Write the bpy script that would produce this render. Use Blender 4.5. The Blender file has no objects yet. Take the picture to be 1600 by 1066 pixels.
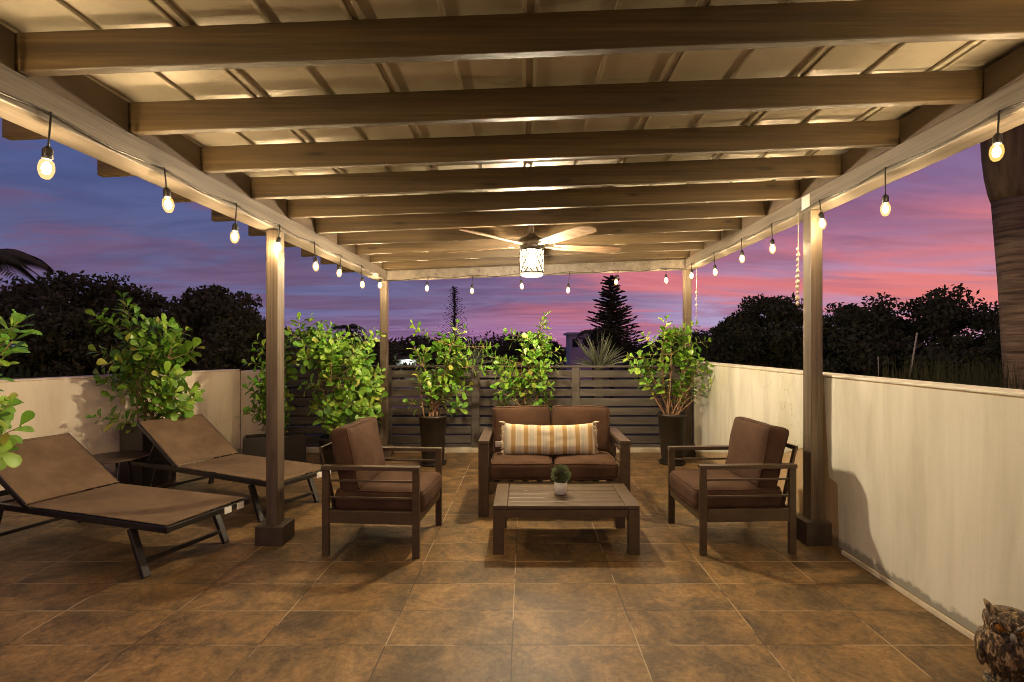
import bpy, math, random
import numpy as np
from mathutils import Vector, Matrix, noise as mnoise
R = math.radians
sc = bpy.context.scene
COL = sc.collection

# ---------------------------------------------------------------- camera
cd = bpy.data.cameras.new('camera'); cam = bpy.data.objects.new('camera', cd); COL.objects.link(cam)
cam.location = (0, 0, 1.41); cam.rotation_euler = (R(90), 0, 0)
cd.sensor_width = 36; cd.lens = 18; cd.shift_x = -20/1600; cd.shift_y = 7/1600
cd.clip_start = 0.05; cd.clip_end = 2000
sc.camera = cam
sc.view_settings.view_transform = 'Standard'; sc.view_settings.look = 'None'
sc.view_settings.exposure = 0.42; sc.view_settings.gamma = 1
sc.render.engine = 'CYCLES'
sc.cycles.use_denoising = True
sc.cycles.max_bounces = 8; sc.cycles.diffuse_bounces = 4; sc.cycles.glossy_bounces = 3
sc.cycles.sample_clamp_indirect = 4.0
sc.cycles.use_light_tree = True
sc.cycles.filter_width = 0.95
BULB_L = 880.0      # radiance of each string bulb's glowing core
FAN_L = 3100.0        # radiance of the fan lamp glass

def lin(r, g, b):
    f = lambda c: c/12.92 if c <= .04045 else ((c+.055)/1.055)**2.4
    return (f(r/255), f(g/255), f(b/255), 1)

# ---------------------------------------------------------------- world: dusk sky
w = bpy.data.worlds.new('World'); sc.world = w; w.use_nodes = True
nt = w.node_tree; nt.nodes.clear()
def N(t, tree=None, **kw):
    n = (tree or nt).nodes.new(t)
    for k, v in kw.items(): setattr(n, k, v)
    return n
def math_node(tree, op, a, b=None, clamp=False):
    n = tree.nodes.new('ShaderNodeMath'); n.operation = op; n.use_clamp = clamp
    for i, s in enumerate((a, b)):
        if s is None: continue
        if isinstance(s, (int, float)): n.inputs[i].default_value = s
        else: tree.links.new(s, n.inputs[i])
    return n.outputs[0]
def ramp(tree, fac, stops, interp='LINEAR'):
    n = tree.nodes.new('ShaderNodeValToRGB'); n.color_ramp.interpolation = interp
    e = n.color_ramp.elements
    while len(e) < len(stops): e.new(0.5)
    for k, (p, c) in enumerate(stops): e[k].position = p; e[k].color = c if len(c) == 4 else (*c, 1)
    tree.links.new(fac, n.inputs[0]); return n.outputs[0]
def mix(tree, fac, a, b, mode='MIX'):
    n = tree.nodes.new('ShaderNodeMix'); n.data_type = 'RGBA'; n.blend_type = mode
    for s, i in ((fac, 0), (a, 6), (b, 7)):
        if isinstance(s, (int, float)): n.inputs[i].default_value = s
        elif isinstance(s, tuple): n.inputs[i].default_value = s if len(s) == 4 else (*s, 1)
        else: tree.links.new(s, n.inputs[i])
    return n.outputs[2]
def sep(tree, v):
    n = tree.nodes.new('ShaderNodeSeparateXYZ'); tree.links.new(v, n.inputs[0]); return n.outputs
def comb(tree, x, y, z):
    n = tree.nodes.new('ShaderNodeCombineXYZ')
    for i, s in enumerate((x, y, z)):
        if isinstance(s, (int, float)): n.inputs[i].default_value = s
        else: tree.links.new(s, n.inputs[i])
    return n.outputs[0]
def noise(tree, vec, scale, detail=4, rough=.55, dist=0):
    n = tree.nodes.new('ShaderNodeTexNoise'); n.inputs['Scale'].default_value = scale
    n.inputs['Detail'].default_value = detail; n.inputs['Roughness'].default_value = rough
    n.inputs['Distortion'].default_value = dist
    if vec is not None: tree.links.new(vec, n.inputs['Vector'])
    return n.outputs[0]

tc = N('ShaderNodeTexCoord'); dx, dy, dz = sep(nt, tc.outputs['Generated'])
az = math_node(nt, 'MULTIPLY_ADD', dx, .72); nt.nodes[-1].inputs[2].default_value = .5
zc = math_node(nt, 'MAXIMUM', dz, 0.0)
z3 = math_node(nt, 'MULTIPLY', zc, 2.2, True)                       # 0..0.45 elevation sine -> 0..1
left = ramp(nt, z3, [(0, lin(150,118,176)), (.14, lin(100,98,156)), (.36, lin(80,84,138)), (.66, lin(48,76,142)), (1, lin(30,52,112))])
midc = ramp(nt, z3, [(0, lin(206,122,182)), (.07, lin(168,106,162)), (.16, lin(124,98,150)), (.45, lin(96,82,130)), (1, lin(58,62,118))])
right = ramp(nt, z3, [(0, lin(158,156,214)), (.13, lin(166,148,202)), (.24, lin(182,122,166)), (.42, lin(140,92,142)), (.7, lin(104,84,146)), (1, lin(78,72,132))])
fl = ramp(nt, az, [(.22, (0,0,0,1)), (.5, (1,1,1,1))], 'EASE'); fr = ramp(nt, az, [(.56, (0,0,0,1)), (.78, (1,1,1,1))], 'EASE')
sky = mix(nt, fr, mix(nt, fl, left, midc), right)
den = math_node(nt, 'ADD', zc, .10)
px = math_node(nt, 'DIVIDE', dx, den); py = math_node(nt, 'DIVIDE', dy, den)
pv = comb(nt, math_node(nt, 'MULTIPLY', px, .30), math_node(nt, 'MULTIPLY', py, .62), 0)
n1 = noise(nt, pv, 1.25, 9, .64, .7)
mask1 = ramp(nt, n1, [(.44, (0,0,0,1)), (.58, (1,1,1,1))], 'EASE')
mauve = lin(112,74,114); rose = lin(180,80,118); red = lin(228,86,98)
cl = ramp(nt, az, [(.2, mauve), (.45, lin(104,74,128)), (.6, rose), (.85, lin(160,82,120))])
sky = mix(nt, math_node(nt, 'MULTIPLY', mask1, .72), sky, cl)
# glowing red streaks low on the right
n2 = noise(nt, comb(nt, math_node(nt, 'MULTIPLY', px, .22), math_node(nt, 'MULTIPLY', py, .62), 3.7), 1.15, 8, .58, .6)
mask2 = ramp(nt, n2, [(.46, (0,0,0,1)), (.60, (1,1,1,1))], 'EASE')
band = ramp(nt, z3, [(.04, (0,0,0,1)), (.14, (1,1,1,1)), (.36, (1,1,1,1)), (.56, (0,0,0,1))], 'EASE')
azr = ramp(nt, az, [(.36, (0,0,0,1)), (.72, (1,1,1,1))], 'EASE')
m2 = math_node(nt, 'MULTIPLY', math_node(nt, 'MULTIPLY', mask2, band), azr)
sky = mix(nt, math_node(nt, 'MULTIPLY', m2, .9), sky, red)
n3 = noise(nt, comb(nt, math_node(nt, 'MULTIPLY', px, .5), math_node(nt, 'MULTIPLY', py, 1.2), 9.1), 2.4, 7, .62, .9)
sky = mix(nt, .42, sky, ramp(nt, n3, [(.32, (.26,.24,.3,1)), (.68, (.82,.76,.76,1))]), 'SOFT_LIGHT')
nish = N('ShaderNodeTexSky'); nish.sky_type = 'NISHITA'; nish.sun_disc = False
nish.sun_elevation = R(0.5); nish.sun_rotation = R(48)
hs = N('ShaderNodeHueSaturation'); hs.inputs['Saturation'].default_value = .86; nt.links.new(sky, hs.inputs['Color']); sky = hs.outputs[0]
b1 = N('ShaderNodeBackground'); b1.inputs[1].default_value = .68; nt.links.new(sky, b1.inputs[0])
b2 = N('ShaderNodeBackground'); b2.inputs[1].default_value = .012; nt.links.new(nish.outputs[0], b2.inputs[0])
ad = N('ShaderNodeAddShader'); nt.links.new(b1.outputs[0], ad.inputs[0]); nt.links.new(b2.outputs[0], ad.inputs[1])
out = N('ShaderNodeOutputWorld'); nt.links.new(ad.outputs[0], out.inputs[0])

# ---------------------------------------------------------------- materials
def new_mat(name):
    m = bpy.data.materials.new(name); m.use_nodes = True
    t = m.node_tree; bs = t.nodes['Principled BSDF']; return m, t, bs
def simple(name, c1, c2=None, scale=6, stretch=(1,1,1), rough=.6, bump=0, bscale=None, metal=0, detail=5, lo=.35, hi=.65, spec=.5, rvar=0, knots=None):
    m, t, bs = new_mat(name)
    tcn = t.nodes.new('ShaderNodeTexCoord'); mp = t.nodes.new('ShaderNodeMapping'); mp.inputs['Scale'].default_value = stretch
    t.links.new(tcn.outputs['Object'], mp.inputs[0])
    n = noise(t, mp.outputs[0], scale, detail, .6)
    if c2 is None: c2 = tuple(x*.75 for x in c1)
    col = ramp(t, n, [(lo, c1), (hi, c2)])
    if knots:
        fine = t.nodes.new('ShaderNodeMapping'); fine.inputs['Scale'].default_value = tuple(q*(7 if q > 1 else 1.5) for q in stretch)
        t.links.new(tcn.outputs['Object'], fine.inputs[0])
        fg = noise(t, fine.outputs[0], 1.6, 6, .7, .3)
        col = mix(t, .55, col, ramp(t, fg, [(.36, (.24,.24,.24)), (.62, (.74,.74,.74))]), 'SOFT_LIGHT')
        km = t.nodes.new('ShaderNodeMapping'); km.inputs['Scale'].default_value = knots; t.links.new(tcn.outputs['Object'], km.inputs[0])
        vo = t.nodes.new('ShaderNodeTexVoronoi'); vo.inputs['Scale'].default_value = 1; t.links.new(km.outputs[0], vo.inputs['Vector'])
        kf = ramp(t, vo.outputs['Distance'], [(.05, (.85,.85,.85)), (.13, (.25,.25,.25)), (.2, (0,0,0))])
        col = mix(t, kf, col, tuple(x*.35 for x in c2))
    t.links.new(col, bs.inputs['Base Color'])
    bs.inputs['Roughness'].default_value = rough; bs.inputs['Metallic'].default_value = metal
    bs.inputs['Specular IOR Level'].default_value = spec
    if rvar:
        t.links.new(math_node(t, 'MULTIPLY_ADD', n, rvar), bs.inputs['Roughness']); t.nodes[-1].inputs[2].default_value = rough-rvar/2
    if bump:
        nb = noise(t, mp.outputs[0], bscale or scale*6, 4, .6)
        b = t.nodes.new('ShaderNodeBump'); b.inputs['Strength'].default_value = bump; b.inputs['Distance'].default_value = .004
        t.links.new(nb, b.inputs['Height']); t.links.new(b.outputs[0], bs.inputs['Normal'])
    return m
def emit(name, col, strength):
    m, t, bs = new_mat(name)
    bs.inputs['Base Color'].default_value = (.8,.8,.75,1)
    bs.inputs['Emission Color'].default_value = (*col, 1); bs.inputs['Emission Strength'].default_value = strength
    return m

M = {}
M['rafter'] = simple('rafter_wood', (.100,.064,.026), (.050,.031,.013), 2.4, (.35,7,7), .5, .4, 22, knots=(2.2,9,9))
M['header'] = simple('header_wood', (.185,.155,.125), (.115,.093,.072), 1.6, (6,.4,6), .5, .35, 20, knots=(9,2.0,9))
M['post'] = simple('post_wood', (.150,.112,.074), (.075,.054,.034), 2.6, (8,8,.35), .5, .45, 20, knots=(10,10,2.4))
M['blocking'] = simple('blocking_wood', (.13,.09,.055), (.08,.055,.035), 3, (4,.6,4), .7, .2)
M['post_base'] = simple('post_base_paint', (.075,.052,.033), (.04,.028,.019), 9, rough=.6, bump=.3)
M['frame'] = simple('powder_coated_frame', (.085,.056,.030), (.060,.040,.022), 14, rough=.42, bump=.05, bscale=300)
M['cushion'] = simple('brown_cushion_fabric', (.088,.048,.029), (.056,.030,.019), 5, rough=.9, bump=.6, bscale=30, spec=.2, detail=8)
M['sling'] = simple('sling_fabric', (.185,.122,.068), (.125,.080,.044), 5, rough=.75, bump=.3, bscale=320, spec=.3)
M['dark_metal'] = simple('dark_metal', (.020,.016,.013), (.012,.010,.008), 12, rough=.4)
M['pot'] = simple('dark_pot', (.026,.020,.014), (.013,.010,.008), 4, (1,1,.6), .5, .25, 30)
M['soil'] = simple('soil', (.05,.03,.018), (.015,.01,.006), 40, rough=1, bump=1)
M['fence'] = simple('fence_board', (.112,.095,.078), (.056,.047,.038), 2.2, (.6,6,6), .55, .4, 18)
M['kerb'] = simple('kerb_plaster', (.62,.54,.42), (.42,.34,.25), 5, rough=.8, bump=.3)
M['white'] = simple('white_ceramic', (.75,.73,.68), (.66,.63,.57), 10, rough=.35)
M['tag'] = simple('white_tag', (.8,.78,.72), (.7,.68,.63), 30, rough=.8)
M['stem'] = simple('plant_stem', (.34,.20,.11), (.22,.13,.07), 20, rough=.8, bump=.3)
M['bark'] = simple('tree_bark', (.06,.045,.032), (.03,.022,.017), 8, (3,3,.5), .9, .5)
M['cord'] = simple('black_cord', (.02,.018,.016), (.012,.011,.01), 40, rough=.5)
M['shell'] = simple('pale_shell', (.62,.52,.46), (.42,.34,.30), 60, rough=.4)
M['cream'] = simple('fringe_cotton', (.66,.56,.42), (.55,.45,.32), 60, rough=.95)
M['blade'] = simple('weathered_blade_wood', (.34,.22,.13), (.16,.09,.045), 4, (1,9,9), .5, .3)
M['lattice'] = simple('dark_bronze_lattice', (.022,.018,.014), (.014,.011,.009), 20, rough=.85, spec=.1)
M['nickel'] = simple('brushed_nickel', (.35,.31,.26), (.25,.22,.18), 30, rough=.35, metal=.9)
M['ground'] = simple('lawn_ground', (.03,.04,.018), (.015,.02,.01), .4, rough=1, bump=.5)
M['far_wall'] = simple('far_white_wall', (.6,.58,.56), (.48,.46,.44), 1, rough=.9)
M['far_roof'] = simple('far_roof', (.12,.09,.08), (.08,.06,.05), 2, rough=.9)
M['window'] = simple('dark_window', (.03,.03,.04), (.02,.02,.03), 2, rough=.15)
M['pole'] = simple('pale_pole', (.5,.48,.33), (.4,.38,.26), 3, rough=.6)
M['dry_leaf'] = simple('dry_leaf', (.45,.27,.12), (.28,.15,.06), 30, rough=.8)
M['owl_eye'] = simple('amber_glass_eye', (.26,.10,.012), (.36,.16,.02), 40, rough=.1)
M['owl_beak'] = simple('owl_beak_paint', (.10,.09,.08), (.3,.28,.25), 30, rough=.3)
M['core'] = emit('bulb_core_glow', (1.0,.77,.48), BULB_L)
m_, t_, bs_ = new_mat('amber_bulb_glass'); tr_ = t_.nodes.new('ShaderNodeBsdfTransparent'); tr_.inputs[0].default_value = (1,.93,.8,1)
em_ = t_.nodes.new('ShaderNodeEmission'); em_.inputs[0].default_value = (1,.52,.14,1); em_.inputs[1].default_value = .55
ads_ = t_.nodes.new('ShaderNodeAddShader'); t_.links.new(tr_.outputs[0], ads_.inputs[0]); t_.links.new(em_.outputs[0], ads_.inputs[1])
t_.links.new(ads_.outputs[0], t_.nodes['Material Output'].inputs[0]); M['bulb'] = m_
M['lamp'] = emit('fan_lamp_glow', (1.0,.82,.58), FAN_L)
def glow_glass(name, tint, col, st):
    m, t, bs = new_mat(name); tr = t.nodes.new('ShaderNodeBsdfTransparent'); tr.inputs[0].default_value = (*tint, 1)
    em = t.nodes.new('ShaderNodeEmission'); em.inputs[0].default_value = (*col, 1); em.inputs[1].default_value = st
    ad_ = t.nodes.new('ShaderNodeAddShader'); t.links.new(tr.outputs[0], ad_.inputs[0]); t.links.new(em.outputs[0], ad_.inputs[1])
    t.links.new(ad_.outputs[0], t.nodes['Material Output'].inputs[0]); return m
M['shade_glass'] = glow_glass('frosted_shade_glass', (.82,.8,.76), (1,.86,.66), .22)
M['diffuser'] = glow_glass('bottom_diffuser_glass', (.8,.78,.74), (1,.88,.70), .9)
M['house_lamp'] = emit('house_lamp_glow', (.85,.95,1.0), 60)

def leafmat(name, cols, transl=.35, rough=.38, spec=.45):
    m, t, bs = new_mat(name)
    g = t.nodes.new('ShaderNodeNewGeometry')
    c = ramp(t, g.outputs['Random Per Island'], [(i/(len(cols)-1), q) for i, q in enumerate(cols)])
    t.links.new(c, bs.inputs['Base Color']); bs.inputs['Roughness'].default_value = rough
    bs.inputs['Specular IOR Level'].default_value = spec
    tr = t.nodes.new('ShaderNodeBsdfTranslucent'); t.links.new(c, tr.inputs[0])
    mx = t.nodes.new('ShaderNodeMixShader'); mx.inputs[0].default_value = transl
    t.links.new(bs.outputs[0], mx.inputs[1]); t.links.new(tr.outputs[0], mx.inputs[2])
    t.links.new(mx.outputs[0], t.nodes['Material Output'].inputs[0]); return m
M['leaf'] = leafmat('clusia_leaf', [(.06,.17,.018), (.19,.38,.035), (.26,.45,.045), (.09,.24,.022), (.33,.49,.055), (.15,.34,.03), (.10,.27,.024), (.20,.40,.04), (.07,.20,.02), (.46,.46,.08)], .16)
M['tree_leaf'] = leafmat('tree_leaf', [(.095,.11,.042), (.125,.13,.055), (.065,.08,.03)], .1, .8, .1)
M['palm_leaf'] = leafmat('palm_leaf', [(.045,.075,.02), (.07,.10,.03)], .3, .5)
M['spike_leaf'] = leafmat('spike_leaf', [(.12,.15,.08), (.19,.22,.12)], .2, .5)
M['grass_blade'] = leafmat('grass_blade', [(.05,.06,.02), (.10,.11,.04)], .2, .7, .2)
M['topiary'] = leafmat('topiary_leaf', [(.05,.09,.02), (.11,.16,.05), (.20,.24,.12)], .1, .5)

def floor_mat():
    m, t, bs = new_mat('brown_floor_tile')
    tcn = t.nodes.new('ShaderNodeTexCoord'); mp = t.nodes.new('ShaderNodeMapping')
    mp.inputs['Location'].default_value = (.06+.595*20, -2.41+.31*20, 0); t.links.new(tcn.outputs['Object'], mp.inputs[0])
    br = t.nodes.new('ShaderNodeTexBrick'); t.links.new(mp.outputs[0], br.inputs['Vector'])
    br.offset = 0; br.squash = 1
    for k, v in (('Scale', 1), ('Mortar Size', .0034), ('Mortar Smooth', .25), ('Bias', 0), ('Brick Width', .595), ('Row Height', .31)): br.inputs[k].default_value = v
    br.inputs['Color1'].default_value = (0,0,0,1); br.inputs['Color2'].default_value = (1,1,1,1); br.inputs['Mortar'].default_value = (.5,.5,.5,1)
    rnd = sep(t, br.outputs['Color'])[0]
    # shift the cloud pattern per tile so it never runs on across a joint
    off = comb(t, math_node(t, 'MULTIPLY', rnd, 37.0), math_node(t, 'MULTIPLY', rnd, 91.0), 0)
    va = t.nodes.new('ShaderNodeVectorMath'); va.operation = 'ADD'; t.links.new(tcn.outputs['Object'], va.inputs[0]); t.links.new(off, va.inputs[1])
    n1 = noise(t, va.outputs[0], 3.4, 12, .74, .6)
    n2 = noise(t, tcn.outputs['Object'], 1.1, 5, .6, .5)
    n3 = noise(t, tcn.outputs['Object'], 30, 10, .8, .3)
    c = ramp(t, n1, [(.30, (.050,.036,.020)), (.44, (.105,.070,.034)), (.57, (.205,.125,.050)), (.74, (.33,.215,.095))])
    c = mix(t, .5, c, ramp(t, rnd, [(0, (.26,.26,.27)), (1, (.74,.72,.68))]), 'SOFT_LIGHT')
    c = mix(t, .55, c, ramp(t, n2, [(.3, (.22,.22,.22)), (.7, (.78,.76,.74))]), 'SOFT_LIGHT')
    c = mix(t, .6, c, ramp(t, n3, [(.38, (.16,.16,.16)), (.62, (.84,.82,.80))]), 'SOFT_LIGHT')
    scr = noise(t, va.outputs[0], 9, 8, .75, 2.5)
    c = mix(t, ramp(t, scr, [(.62, (0,0,0)), (.68, (.4,.4,.4))]), c, (.40,.32,.21,1))
    c = mix(t, ramp(t, scr, [(.30, (.5,.5,.5)), (.37, (0,0,0))]), c, (.03,.02,.012,1))
    spk = noise(t, tcn.outputs['Object'], 55, 3, .5)
    spm = math_node(t, 'MULTIPLY', ramp(t, spk, [(.70, (0,0,0)), (.76, (1,1,1))]), ramp(t, n2, [(.45, (0,0,0)), (.62, (.55,.55,.55))]))
    c = mix(t, spm, c, (.42,.36,.28,1))
    gn = noise(t, tcn.outputs['Object'], 2.3, 4, .6)
    grout = ramp(t, gn, [(.40, (.022,.015,.009)), (.47, (.045,.03,.018)), (.53, (.40,.31,.20)), (.8, (.56,.45,.31))])
    c = mix(t, math_node(t, 'MULTIPLY', br.outputs['Fac'], .9), c, grout)
    t.links.new(c, bs.inputs['Base Color'])
    rg = math_node(t, 'MULTIPLY_ADD', n1, -.35); t.nodes[-1].inputs[2].default_value = .66
    t.links.new(rg, bs.inputs['Roughness']); bs.inputs['Specular IOR Level'].default_value = .42
    h = math_node(t, 'MULTIPLY_ADD', n3, .35); t.links.new(math_node(t, 'MULTIPLY', br.outputs['Fac'], -1.0), t.nodes[-2].inputs[2]) 
    b = t.nodes.new('ShaderNodeBump'); b.inputs['Strength'].default_value = .6; b.inputs['Distance'].default_value = .004
    t.links.new(h, b.inputs['Height']); t.links.new(b.outputs[0], bs.inputs['Normal'])
    return m
M['floor'] = floor_mat()

def wall_mat(name, c1, c2, stain, sx=2.6, moss=0):
    m, t, bs = new_mat(name)
    tcn = t.nodes.new('ShaderNodeTexCoord'); o = tcn.outputs['Object']
    mp = t.nodes.new('ShaderNodeMapping'); mp.inputs['Scale'].default_value = (sx, sx, .45); t.links.new(o, mp.inputs[0])
    n1 = noise(t, mp.outputs[0], 1.6, 6, .6, .6); n2 = noise(t, o, 1.3, 4, .5)
    mp3 = t.nodes.new('ShaderNodeMapping'); mp3.inputs['Scale'].default_value = (9, 9, .5); t.links.new(o, mp3.inputs[0])
    n4 = noise(t, mp3.outputs[0], 1.2, 5, .65)
    c = ramp(t, n1, [(.34, c1), (.5, c2), (.68, stain)])
    c = mix(t, .35, c, ramp(t, n4, [(.35, (.3,.3,.3)), (.65, (.7,.7,.7))]), 'SOFT_LIGHT')
    grm = math_node(t, 'ADD', math_node(t, 'MULTIPLY', sep(t, o)[2], 7.0), math_node(t, 'MULTIPLY', noise(t, o, 6, 7, .75), -1.0))
    c = mix(t, ramp(t, grm, [(-0.0, (.75,.75,.75)), (.16, (0,0,0))]), c, tuple(x*.35 for x in stain))
    crk = t.nodes.new('ShaderNodeTexVoronoi'); crk.feature = 'DISTANCE_TO_EDGE'; crk.inputs['Scale'].default_value = 1.1
    wv = t.nodes.new('ShaderNodeVectorMath'); wv.operation = 'ADD'; t.links.new(o, wv.inputs[0]); wn = t.nodes.new('ShaderNodeTexNoise'); wn.inputs['Scale'].default_value = 3; wn.inputs['Detail'].default_value = 6; t.links.new(o, wn.inputs['Vector'])
    t.links.new(wn.outputs['Color'], wv.inputs[1]); t.links.new(wv.outputs[0], crk.inputs['Vector'])
    cm = math_node(t, 'MULTIPLY', ramp(t, crk.outputs['Distance'], [(.001, (.5,.5,.5)), (.006, (0,0,0))]), ramp(t, n2, [(.52, (0,0,0)), (.6, (1,1,1))]))
    c = mix(t, cm, c, tuple(x*.45 for x in stain))
    if moss: c = mix(t, math_node(t, 'MULTIPLY', ramp(t, n2, [(.56, (0,0,0)), (.72, (1,1,1))]), moss), c, (.36,.34,.12,1))
    n3 = noise(t, o, 22, 5, .7)
    dirt = ramp(t, n3, [(.70, (0,0,0)), (.78, (.5,.5,.5))])
    c = mix(t, dirt, c, tuple(x*.6 for x in stain))
    t.links.new(c, bs.inputs['Base Color']); bs.inputs['Roughness'].default_value = .85
    bs.inputs['Specular IOR Level'].default_value = .2
    nb = noise(t, o, 55, 8, .75); b = t.nodes.new('ShaderNodeBump'); b.inputs['Strength'].default_value = .4; b.inputs['Distance'].default_value = .0035
    t.links.new(nb, b.inputs['Height']); t.links.new(b.outputs[0], bs.inputs['Normal']); return m
M['stucco'] = wall_mat('tan_stucco', (.50,.36,.21), (.46,.33,.19), (.38,.27,.15))
M['painted'] = wall_mat('cream_paint', (.70,.68,.585), (.64,.62,.525), (.53,.505,.42), moss=.3)
M['left_paint'] = wall_mat('cream_stucco', (.86,.79,.60), (.82,.74,.55), (.72,.63,.46), 2.0, .15)

def roof_mat():
    m, t, bs = new_mat('roof_pan_metal')
    tcn = t.nodes.new('ShaderNodeTexCoord'); o = tcn.outputs['Object']
    n1 = noise(t, o, 1.6, 5, .6, .7); n2 = noise(t, o, 45, 5, .7); n3 = noise(t, o, 9, 6, .7, .4)
    c = ramp(t, n1, [(.32, (.64,.58,.46)), (.66, (.52,.465,.35))])
    c = mix(t, .4, c, ramp(t, n3, [(.3, (.3,.3,.3)), (.7, (.7,.7,.7))]), 'SOFT_LIGHT')
    c = mix(t, ramp(t, n2, [(.68, (0,0,0)), (.8, (.6,.6,.6))]), c, (.16,.12,.07,1))
    mp = t.nodes.new('ShaderNodeMapping'); mp.inputs['Scale'].default_value = (1.2, 4.5, 1); t.links.new(o, mp.inputs[0])
    st = noise(t, mp.outputs[0], 1.3, 7, .65, .5)
    c = mix(t, ramp(t, st, [(.57, (0,0,0)), (.64, (.6,.6,.6))]), c, (.26,.195,.11,1))
    t.links.new(c, bs.inputs['Base Color']); bs.inputs['Roughness'].default_value = .42; bs.inputs['Metallic'].default_value = .15
    b = t.nodes.new('ShaderNodeBump'); b.inputs['Strength'].default_value = .12; b.inputs['Distance'].default_value = .006
    t.links.new(n3, b.inputs['Height']); t.links.new(b.outputs[0], bs.inputs['Normal']); return m
M['roof'] = roof_mat()

def stripe_mat():
    m, t, bs = new_mat('striped_pillow_fabric')
    tcn = t.nodes.new('ShaderNodeTexCoord'); o = tcn.outputs['Object']; x, y, z = sep(t, o)
    wob = math_node(t, 'MULTIPLY_ADD', noise(t, o, 9, 2, .5), .006); t.links.new(x, t.nodes[-1].inputs[2])
    fr_ = math_node(t, 'FRACT', math_node(t, 'DIVIDE', math_node(t, 'ADD', wob, 2.0), .1115))
    cr, oc, bl, gr = (.60,.53,.41), (.40,.275,.125), (.40,.42,.38), (.46,.43,.36)
    c = ramp(t, fr_, [(0, oc), (.30, oc), (.33, cr), (.44, cr), (.46, bl), (.52, gr), (.54, cr), (.60, bl), (.66, cr), (.72, bl), (.75, cr), (.97, (.6,.5,.35)), (1, oc)])
    n = noise(t, o, 180, 4, .6); c = mix(t, .3, c, ramp(t, n, [(.3, (.3,.3,.3)), (.7, (.7,.7,.7))]), 'SOFT_LIGHT')
    t.links.new(c, bs.inputs['Base Color']); bs.inputs['Roughness'].default_value = .95; bs.inputs['Specular IOR Level'].default_value = .1
    b = t.nodes.new('ShaderNodeBump'); b.inputs['Strength'].default_value = .4; b.inputs['Distance'].default_value = .003
    t.links.new(n, b.inputs['Height']); t.links.new(b.outputs[0], bs.inputs['Normal']); return m
M['stripe'] = stripe_mat()

def owl_mat():
    m, t, bs = new_mat('owl_feather_paint')
    tcn = t.nodes.new('ShaderNodeTexCoord'); o = tcn.outputs['Object']
    mp = t.nodes.new('ShaderNodeMapping'); mp.inputs['Scale'].default_value = (95, 95, 42); t.links.new(o, mp.inputs[0])
    vo = t.nodes.new('ShaderNodeTexVoronoi'); vo.feature = 'F1'; t.links.new(mp.outputs[0], vo.inputs['Vector']); vo.inputs['Scale'].default_value = 1
    n = noise(t, mp.outputs[0], .55, 5, .65, .9); n2 = noise(t, o, 14, 4, .6, .5)
    c = ramp(t, n, [(.40, (.022,.014,.008)), (.52, (.075,.048,.026)), (.58, (.30,.21,.115)), (.70, (.45,.34,.20))])
    c = mix(t, .7, c, ramp(t, n2, [(.35, (.12,.1,.09)), (.65, (.75,.72,.68))]), 'SOFT_LIGHT')
    t.links.new(c, bs.inputs['Base Color']); bs.inputs['Roughness'].default_value = .45
    b = t.nodes.new('ShaderNodeBump'); b.inputs['Strength'].default_value = .8; b.inputs['Distance'].default_value = .006; b.invert = True
    t.links.new(vo.outputs['Distance'], b.inputs['Height']); t.links.new(b.outputs[0], bs.inputs['Normal']); return m
M['owl'] = owl_mat()
def trunk_mat():
    m, t, bs = new_mat('ringed_palm_trunk')
    tcn = t.nodes.new('ShaderNodeTexCoord'); o = tcn.outputs['Object']
    mp = t.nodes.new('ShaderNodeMapping'); mp.inputs['Scale'].default_value = (1.2, 1.2, 16); t.links.new(o, mp.inputs[0])
    n = noise(t, mp.outputs[0], 1.4, 6, .65, .2); n2 = noise(t, o, 3, 4, .6)
    c = ramp(t, n, [(.34, (.05,.032,.021)), (.5, (.17,.112,.074)), (.66, (.26,.18,.12))])
    c = mix(t, .5, c, ramp(t, n2, [(.35, (.3,.3,.3)), (.65, (.7,.7,.7))]), 'SOFT_LIGHT')
    t.links.new(c, bs.inputs['Base Color']); bs.inputs['Roughness'].default_value = .85
    b = t.nodes.new('ShaderNodeBump'); b.inputs['Strength'].default_value = 1; b.inputs['Distance'].default_value = .035
    t.links.new(n, b.inputs['Height']); t.links.new(b.outputs[0], bs.inputs['Normal']); return m
M['palm_trunk'] = trunk_mat()
M['crownshaft'] = simple('fibrous_crownshaft', (.22,.15,.07), (.10,.065,.03), 2.2, (7,7,.5), .75, .6, 14)

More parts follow.
